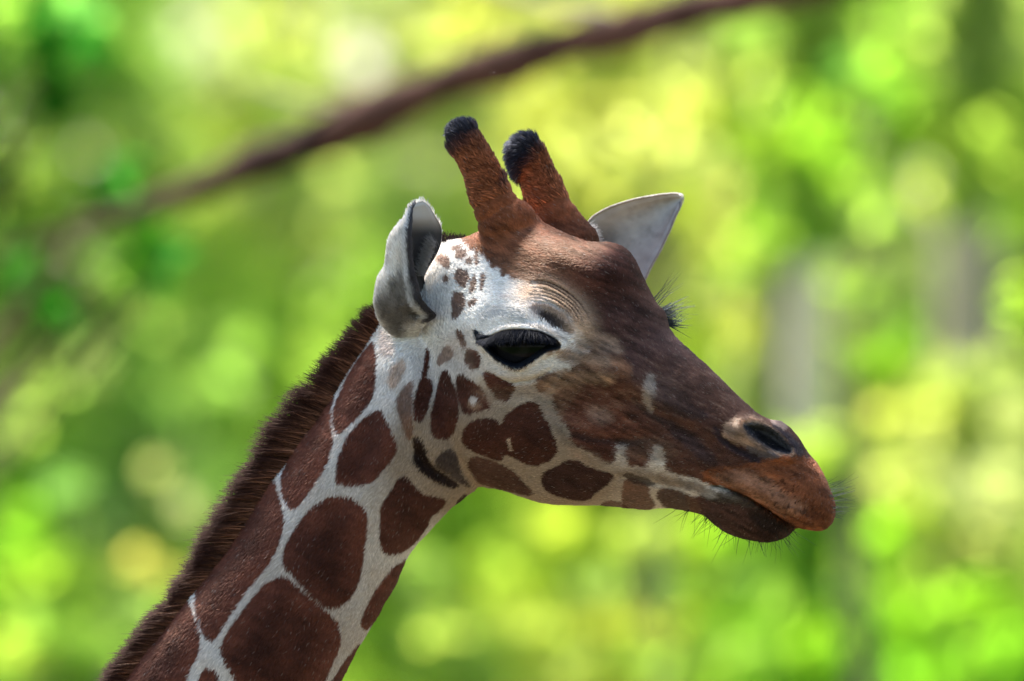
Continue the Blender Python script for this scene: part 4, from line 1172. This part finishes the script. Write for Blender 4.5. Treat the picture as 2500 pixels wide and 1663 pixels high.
def tree(kind, label, d, blots, trunk_px, cover=2.0, size=.10, mat=None, spread=.35, group=None, trunk_r=.09, top=None, limbs=True):
    """blots: (px, py, rx, ry, (r, g, b)) leaf clumps of one tree; trunk_px: where its trunk stands"""
    k = U * d / CAM_D * (2500 / 2357.)
    foot = pw(trunk_px, 784, d + .3 + spread); foot.z = 0
    t = empty(kind, foot, label, 'shrub' if kind.endswith('shrub') else 'tree', group)
    cl = []; ends = []
    for px, py, rx, ry, c in blots:
        dd = d + rng.uniform(-spread, spread) * 2
        COUNT[0] += 1
        cen = pw(px, py, dd)
        n = int(max(12, 2.4 * cover * math.pi * rx * ry * k * k / (size * size * .30)))
        cl.append((cen, (rx * k, max(.12, .6 * (rx + ry) * .5 * k), ry * k), lively(c), n))
        ends.append(cen)
    leaves('crown', cl, t, size)
    zt = top if top is not None else max(e.z for e in ends) + .3
    tp = [foot, foot + Vector((.05, .05, zt * .35)), foot + Vector((-.06, .1, zt * .7)), foot + Vector((.04, .05, zt))]
    tubes('trunk', [(tp, [trunk_r * 1.5, trunk_r, trunk_r * .8, trunk_r * .25])], t, mat or m_bark)
    if limbs:
        for e in ends[::max(1, len(ends) // 14)]:
            z0 = min(max(.3, e.z - .5 * abs(e.x - foot.x) - .3), zt * .95)
            a = foot + Vector((0, .1, z0)); m = (a + e) / 2 + Vector((0, .05, -.05 * (e - a).length))
            tubes('limb', [([a, m, e], [trunk_r * .12, trunk_r * .08, trunk_r * .03])], t, mat or m_bark)
    return t

# the wood: a row of tall trees about sixty metres off, leaf tones changing from tree to tree
GRIDC = [
 [(90,140,45),(110,150,60),(195,208,155),(180,190,70),(185,195,110),(215,215,90),(190,190,80),(205,208,72),(185,190,90),(150,190,60),(110,180,40),(150,175,80)],
 [(110,150,60),(150,175,70),(185,195,50),(150,180,80),(160,165,90),(190,195,100),(222,216,80),(238,232,90),(190,205,80),(130,180,30),(130,180,40),(140,175,50)],
 [(120,150,50),(110,160,70),(150,175,70),(165,175,90),(150,175,80),(170,190,80),(222,222,70),(238,232,90),(170,200,50),(130,180,50),(160,195,80),(150,185,60)],
 [(80,130,45),(100,140,50),(120,160,60),(125,165,50),(120,160,50),(150,180,60),(190,205,60),(190,205,60),(180,200,40),(180,190,110),(160,185,100),(150,165,100)],
 [(130,170,60),(110,150,60),(110,150,60),(115,160,50),(120,165,50),(140,180,50),(140,185,50),(140,190,40),(140,190,30),(180,195,110),(140,190,40),(170,195,80)],
 [(110,170,60),(95,130,70),(110,150,70),(110,155,60),(130,170,50),(140,180,40),(140,185,40),(140,190,40),(150,190,40),(150,195,50),(200,225,80),(205,230,80)],
 [(110,180,40),(130,150,60),(120,150,60),(120,160,50),(130,175,40),(140,185,40),(150,190,50),(150,190,40),(130,180,30),(110,165,40),(120,180,30),(170,210,70)],
 [(120,180,50),(110,160,50),(110,160,50),(130,170,50),(140,185,50),(150,190,60),(190,205,60),(170,200,40),(120,170,40),(100,175,20),(110,185,20),(100,180,20)]]
WOOD = ['dark mixed green tree at the left edge of the far wood', 'pale grey-green far tree with sky showing through its top', 'olive far tree behind the ossicones',
        'sunny yellow far tree behind the far ear', 'fresh green far tree between the pale trunks', 'yellow-green far tree at the right edge of the wood']
for ti in range(6):
    d = [62, 66, 58, 64, 60, 67][ti]
    bl = []
    lo, hi = 2 * ti, 2 * ti + 2
    if ti == 0: lo = -4
    if ti == 5: hi = 16
    for c in range(lo, hi):
        for r in range(-1, 11):
            col_ = GRIDC[min(max(r, 0), 7)][min(max(c, 0), 11)]
            for s_ in range(2 if 0 <= c < 12 and -1 <= r < 9 else 1):
                bl.append(((c + .5) * 196 + rng.normal(0, 45), (r + .5) * 196 + rng.normal(0, 45), 135, 125, col_))
    tree('broadleaf_tree', WOOD[ti], d, bl, (2 * ti + 1) * 196 + (90 if ti % 2 else -70), cover=1.5, size=.15, spread=.4, group='trees of the far wood', trunk_r=.10, top=6.0)

# everything beyond: one continuous mass of distant leaves
cl = []
kf = U * 86 / CAM_D * (2500 / 2357.)
for c in range(-5, 17):
    for r in range(-1, 11):
        cc = np.array(GRIDC[min(max(r, 0), 7)][min(max(c, 0), 11)]) * .6 + np.array([175, 200, 75]) * .4
        for s_ in range(2):
            cen = pw((c + .5) * 196 + rng.normal(0, 50), (r + .5) * 196 + rng.normal(0, 50), 86 + rng.uniform(-.6, .6))
            cl.append((cen, (130 * kf, .5, 130 * kf), lively(cc), 230 if 0 <= c < 12 else 110))
ce = []
for x in np.arange(-62, 63, 1.9):                               # the same wood going on to either side
    if abs(x) > 4.6:
        for z in np.arange(.6, 10.5, 1.7):
            cc = np.array([135, 175, 65]) + rng.normal(0, 14, 3)
            ce.append((Vector((x + rng.normal(0, .4), 74 + .006 * x * x + rng.normal(0, .5), z + rng.normal(0, .3) + 1.2 * math.sin(x * .35))), (1.35, .7, 1.2), lively(cc), 170))
we = leaves('distant_wood', ce, None, .42)
tag(we, 'leafy edge of the same wood to either side of the view', None, None, 'stuff')
dw = leaves('distant_wood', cl, None, .2)
tag(dw, 'far-off wood closing the view, a blurred wash of yellow-green leaves', None, None, 'stuff')

DG = (36, 92, 22); TG = (62, 138, 55); MG = (62, 126, 26)
tree('dark_leaved_tree', 'nearest tree, its dark green leaf sprays hanging along the left edge', 23.5,
     [(190, 30, 60, 60, (70, 160, 60)), (215, 110, 45, 55, (50, 140, 45)), (120, 150, 55, 90, DG), (90, 70, 40, 70, (45, 120, 35)), (130, 240, 35, 50, DG), (262, 400, 42, 55, TG), (285, 455, 30, 45, (70, 140, 50)), (235, 450, 35, 40, DG),
      (320, 590, 60, 60, MG), (395, 590, 38, 32, TG), (330, 520, 30, 40, MG), (110, 700, 60, 60, DG), (60, 650, 45, 60, (60, 130, 45)), (150, 740, 40, 30, (50, 110, 45)), (15, 430, 26, 140, (75, 95, 45)), (10, 60, 30, 60, (90, 140, 40)),
      (20, 560, 30, 60, (70, 105, 50)), (240, 640, 40, 35, (90, 140, 45)), (360, 660, 26, 26, (60, 130, 45)), (-120, 200, 130, 200, DG), (-160, 560, 120, 180, MG), (-300, -60, 200, 200, DG)],
     -380, cover=1.9, size=.075, spread=.15, trunk_r=.10, top=6)

bt = empty('leaning_tree', pw(2980, 784, 22.5) * 1.0, 'bare brown tree reaching a long bough across the top of the picture', 'tree')
bt.location.z = 0
bt_f = Vector(bt.location)
k27 = U * 22 / CAM_D * (2500 / 2357.)
tubes('trunk', [([bt_f, bt_f + Vector((.05, 0, 2.0)), bt_f + Vector((-.1, 0, 4.0)), bt_f + Vector((-.5, 0, 5.6))], [.24, .18, .15, .10])], bt, m_bark)
tubes('bough', [([bt_f + Vector((-.12, 0, 4.1)), pw(2450, -120, 22), pw(2000, -70, 22), pw(1750, -8, 22), pw(1600, 22, 22), pw(1450, 66, 22), pw(1300, 98, 22), pw(1150, 148, 22), pw(1000, 195, 22), pw(860, 262, 22), pw(730, 322, 22), pw(600, 372, 22), pw(480, 425, 22), pw(390, 462, 22), pw(250, 505, 22), pw(110, 545, 22), pw(-60, 600, 22)],
                 [1.72 * k * k27 for k in (50, 42, 34, 31, 25, 33, 25, 34, 25, 36, 30, 28, 20, 17, 10, 6, 3)])], bt, m_bough)
for br in [([pw(1450, 66, 22), pw(1380, 30, 22), pw(1250, 10, 22), pw(1100, -40, 22)], [k * k27 for k in (20, 16, 12, 6)]),
                 ([pw(860, 262, 22), pw(800, 240, 22), pw(700, 235, 22), pw(560, 190, 22)], [k * k27 for k in (16, 10, 8, 4)])]:
    tubes('branch', [br], bt, m_greyb)

def pale_tree(label, px, d, w, y0, y1, mat):
    k = U * d / CAM_D * (2500 / 2357.)
    f = pw(px, 784, d); f.z = 0
    t = empty('pale_tree', f, label, 'tree', 'pale trunks in the wood')
    z = CAM_Z - (y0 - 784) * k + 1.6
    tubes('trunk', [([f, f + Vector((.04, 0, z * .3)), f + Vector((-.03, 0, z * .6)), f + Vector((.02, 0, z))], [w * k * .62, w * k * .5, w * k * .48, w * k * .42])], t, mat)
    tp = f + Vector((.02, 0, z))
    cl = [(tp + Vector((rng.normal(0, .5), rng.normal(0, .3), .8 + .5 * i)), (.9, .7, .6), lively((150, 190, 60)), 240) for i in range(4)]
    for yy in list(range(y1 + 60, 1700, 90)) + list(range(-100, y0 - 40, 90)):       # leafy shoots that hide the rest of the trunk
        for s in (-40, 40):
            cl.append((pw(px + s + rng.normal(0, 15), yy, d - .8), (75 * k, .2, 62 * k), lively(GRIDC[min(max(int(yy // 196), 0), 7)][min(int(px // 196), 11)]), 120))
    leaves('crown', cl, t, .11)
    for s in (-1, 1):
        tubes('limb', [([tp - Vector((0, 0, .3)), tp + Vector((s * .4, .1, .5)), tp + Vector((s * .9, .1, 1.2))], [w * k * .25, w * k * .15, w * k * .05])], t, mat)
pale_tree('pale pinkish trunk right of the brow, the slimmer of two', 1872, 41, 96, 640, 1000, m_pale)
pale_tree('broad greyish trunk near the right edge', 2242, 43, 150, 540, 830, m_greyb)
pale_tree('thin pale trunk in the upper right behind green leaves', 1792, 46, 66, 60, 260, m_pale)

YB = (240, 235, 95)
tree('young_tree', 'bright yellow young tree just right of the ossicones', 36,
     [(1500, 350, 90, 70, YB), (1400, 430, 80, 70, (225, 225, 70)), (1620, 400, 80, 60, YB), (1560, 250, 90, 50, (225, 222, 70)), (1650, 560, 70, 60, (215, 220, 80)), (1420, 240, 60, 40, (220, 215, 70)), (1330, 60, 70, 40, (225, 225, 80)), (1080, 60, 100, 60, (220, 220, 70)),
      (1030, 110, 60, 40, (225, 225, 90)), (1620, 680, 60, 60, (220, 220, 90)), (1700, 760, 50, 50, (205, 210, 60)), (1580, 480, 60, 60, (200, 210, 50)), (1310, 340, 50, 60, (225, 220, 90))], 1540, cover=1.1, size=.10, trunk_r=.05, top=5)
tree('young_tree', 'fresh green young tree in the upper right', 33,
     [(1900, 330, 90, 80, (105, 175, 22)), (1960, 420, 80, 60, (110, 170, 30)), (2050, 200, 70, 80, (95, 165, 30)), (1840, 250, 60, 50, (115, 180, 30)), (1720, 60, 70, 60, (135, 195, 60)), (2100, 60, 60, 50, (130, 190, 50)), (1930, 160, 60, 50, (90, 180, 50)), (1700, 620, 60, 45, (130, 180, 30)),
      (1760, 540, 60, 50, (110, 170, 30)), (2290, 330, 70, 70, (130, 180, 40)), (2330, 520, 40, 70, (120, 180, 30)), (2010, 500, 60, 50, (120, 170, 50)), (1960, 660, 60, 40, (120, 165, 40)), (2080, 790, 45, 70, (90, 165, 20)), (1990, 830, 50, 70, (110, 185, 15)), (2345, 700, 24, 90, (130, 190, 30))], 2010, cover=.95, size=.095, trunk_r=.045, top=5)
PY = (235, 250, 120)
tree('leafy_shrub', 'pale yellow-green sunlit shrub right of the muzzle', 37,
     [(2080, 960, 80, 50, (215, 230, 70)), (2240, 1130, 90, 60, PY), (2140, 1050, 70, 50, (225, 240, 100)), (2330, 960, 60, 70, (225, 240, 110)), (2310, 1120, 60, 80, PY), (2180, 940, 60, 40, (200, 220, 60)), (2040, 1090, 50, 50, (215, 235, 90)), (2270, 1270, 60, 40, (190, 225, 80)), (2000, 960, 60, 60, (180, 205, 50))], 2200, cover=1.2, size=.10, trunk_r=.03, top=3)
tree('leafy_shrub', 'vivid green shrub under the muzzle at the lower right', 34,
     [(2000, 1250, 90, 50, (110, 180, 15)), (2120, 1180, 60, 40, (150, 205, 30)), (2230, 1380, 110, 60, (105, 185, 15)), (2060, 1420, 100, 70, (100, 175, 15)), (2300, 1500, 90, 70, (100, 180, 20)), (1900, 1480, 100, 60, (110, 180, 20)), (1950, 1330, 60, 40, (110, 150, 60)), (1700, 1500, 90, 60, (120, 170, 50)), (2160, 1550, 120, 50, (95, 180, 20)), (1800, 1400, 60, 40, (100, 150, 40))], 2080, cover=1.1, size=.09, trunk_r=.03, top=2.4)
tree('leafy_shrub', 'yellow-green shrub low in the middle below the jaw', 32,
     [(1400, 1430, 90, 40, (205, 215, 50)), (1520, 1450, 80, 40, (185, 205, 40)), (1250, 1440, 80, 50, (165, 195, 60)), (1150, 1300, 80, 60, (145, 190, 40)), (1280, 1220, 90, 40, (165, 200, 40)), (1480, 1230, 80, 40, (160, 200, 60)), (1010, 1450, 80, 60, (150, 185, 60)), (1500, 1540, 100, 40, (130, 175, 50)), (1330, 1530, 80, 40, (170, 195, 70)), (1650, 1230, 70, 40, (110, 175, 20)), (1550, 1330, 70, 25, (95, 125, 60)), (1350, 1340, 70, 22, (110, 135, 70)), (1700, 1340, 60, 22, (80, 105, 55)), (960, 1300, 60, 60, (130, 165, 60))], 1300, cover=.95, size=.085, trunk_r=.03, top=2.6)  # dull dark clumps stand in for understory shadow
tree('leafy_shrub', 'bright green shrub in the lower left corner beside the mane', 30,
     [(50, 1210, 60, 70, (105, 195, 20)), (110, 1300, 60, 50, (110, 185, 22)), (30, 1330, 50, 60, (140, 195, 40)), (120, 1440, 80, 60, (125, 185, 50)), (40, 1500, 60, 50, (160, 190, 50)), (250, 1480, 60, 50, (110, 160, 50)), (160, 1120, 60, 40, (100, 150, 70)), (-100, 1350, 90, 130, (110, 185, 30)), (330, 1420, 50, 40, (110, 150, 60)), (60, 1000, 60, 50, (140, 180, 60)), (100, 900, 60, 60, (140, 180, 60))], 70, cover=1.2, size=.08, trunk_r=.03, top=2.6)
tree('dry_shrub', 'dry orange-tan shrub low on the left behind the mane', 34,
     [(320, 1300, 50, 40, (225, 165, 70)), (390, 1330, 40, 30, (210, 160, 70)), (430, 1165, 34, 50, (195, 175, 120)), (360, 1080, 36, 36, (165, 160, 95)), (600, 500, 36, 26, (200, 195, 110)), (690, 480, 30, 26, (205, 190, 110))][:4], 350, cover=1.0, size=.07, trunk_r=.02, top=2.2)
tree('leafy_shrub', 'grey-green shrub left of the neck, shade put into its leaf colour', 42,
     [(270, 1160, 70, 60, (70, 105, 55)), (230, 1250, 60, 50, (80, 110, 60)), (440, 1020, 40, 50, (85, 110, 65)), (380, 930, 50, 40, (80, 110, 50)), (440, 770, 60, 50, (75, 100, 50)), (300, 1380, 50, 40, (95, 115, 60)), (500, 900, 60, 50, (100, 140, 55)), (210, 860, 50, 60, (130, 140, 80)), (560, 780, 50, 60, (105, 150, 50))], 300, cover=1.2, size=.11, trunk_r=.03, top=3.4)  # dark leaf colours stand in for shade between clumps

# ------------------------------------------------------------------ the rest of the giraffe, below the picture
def lower_body():
    yc = 0.06
    pts = [(-.20, yc, 3.66, .070), (-.335, yc + .006, 3.44, .112), (-.62, yc, 2.98, .150), (-1.0, yc, 2.42, .30), (-1.6, yc, 2.22, .40), (-2.25, yc, 2.16, .31), (-2.55, yc, 2.05, .10), (-2.66, yc, 1.6, .03), (-2.66, yc, 1.15, .035)]
    edges = [(i, i + 1) for i in range(len(pts) - 1)]
    for s in (-1, 1):
        for root, chain in ((3, [(-1.04, 1.95, .17), (-1.06, 1.55, .11), (-1.05, 1.05, .075), (-1.05, .55, .05), (-1.04, .16, .055), (-.99, .03, .075)]),
                            (5, [(-2.3, 1.85, .19), (-2.18, 1.5, .12), (-2.42, .98, .07), (-2.38, .5, .048), (-2.35, .16, .055), (-2.30, .03, .075)])):
            prev = root
            for x, z, r in chain:
                pts.append((x, yc + s * .19, z, r)); edges.append((prev, len(pts) - 1)); prev = len(pts) - 1
    me = bpy.data.meshes.new('trunk_and_legs')
    me.from_pydata([p[:3] for p in pts], edges, [])
    m, n, l, b = material('giraffe_coat_pattern')
    tc = n.new('ShaderNodeTexCoord'); vo = n.new('ShaderNodeTexVoronoi'); vo.feature = 'DISTANCE_TO_EDGE'; vo.inputs['Scale'].default_value = 4.2
    cr = n.new('ShaderNodeValToRGB'); cr.color_ramp.elements[0].position = .05; cr.color_ramp.elements[1].position = .075
    cr.color_ramp.elements[0].color = (*CREAM, 1); cr.color_ramp.elements[1].color = (*BROWN, 1)
    l.new(tc.outputs['Object'], vo.inputs['Vector']); l.new(vo.outputs['Distance'], cr.inputs[0]); l.new(cr.outputs[0], b.inputs['Base Color'])
    b.inputs['Roughness'].default_value = .85
    o = link('body', me, GIR, m)
    sk = o.modifiers.new('skin', 'SKIN')
    for i, p in enumerate(pts):
        me.skin_vertices[0].data[i].radius = (p[3], p[3])
    me.skin_vertices[0].data[4].use_root = True
    sk.use_smooth_shade = True
    ss = o.modifiers.new('smooth', 'SUBSURF'); ss.levels = ss.render_levels = 2
    return o
lower_body()
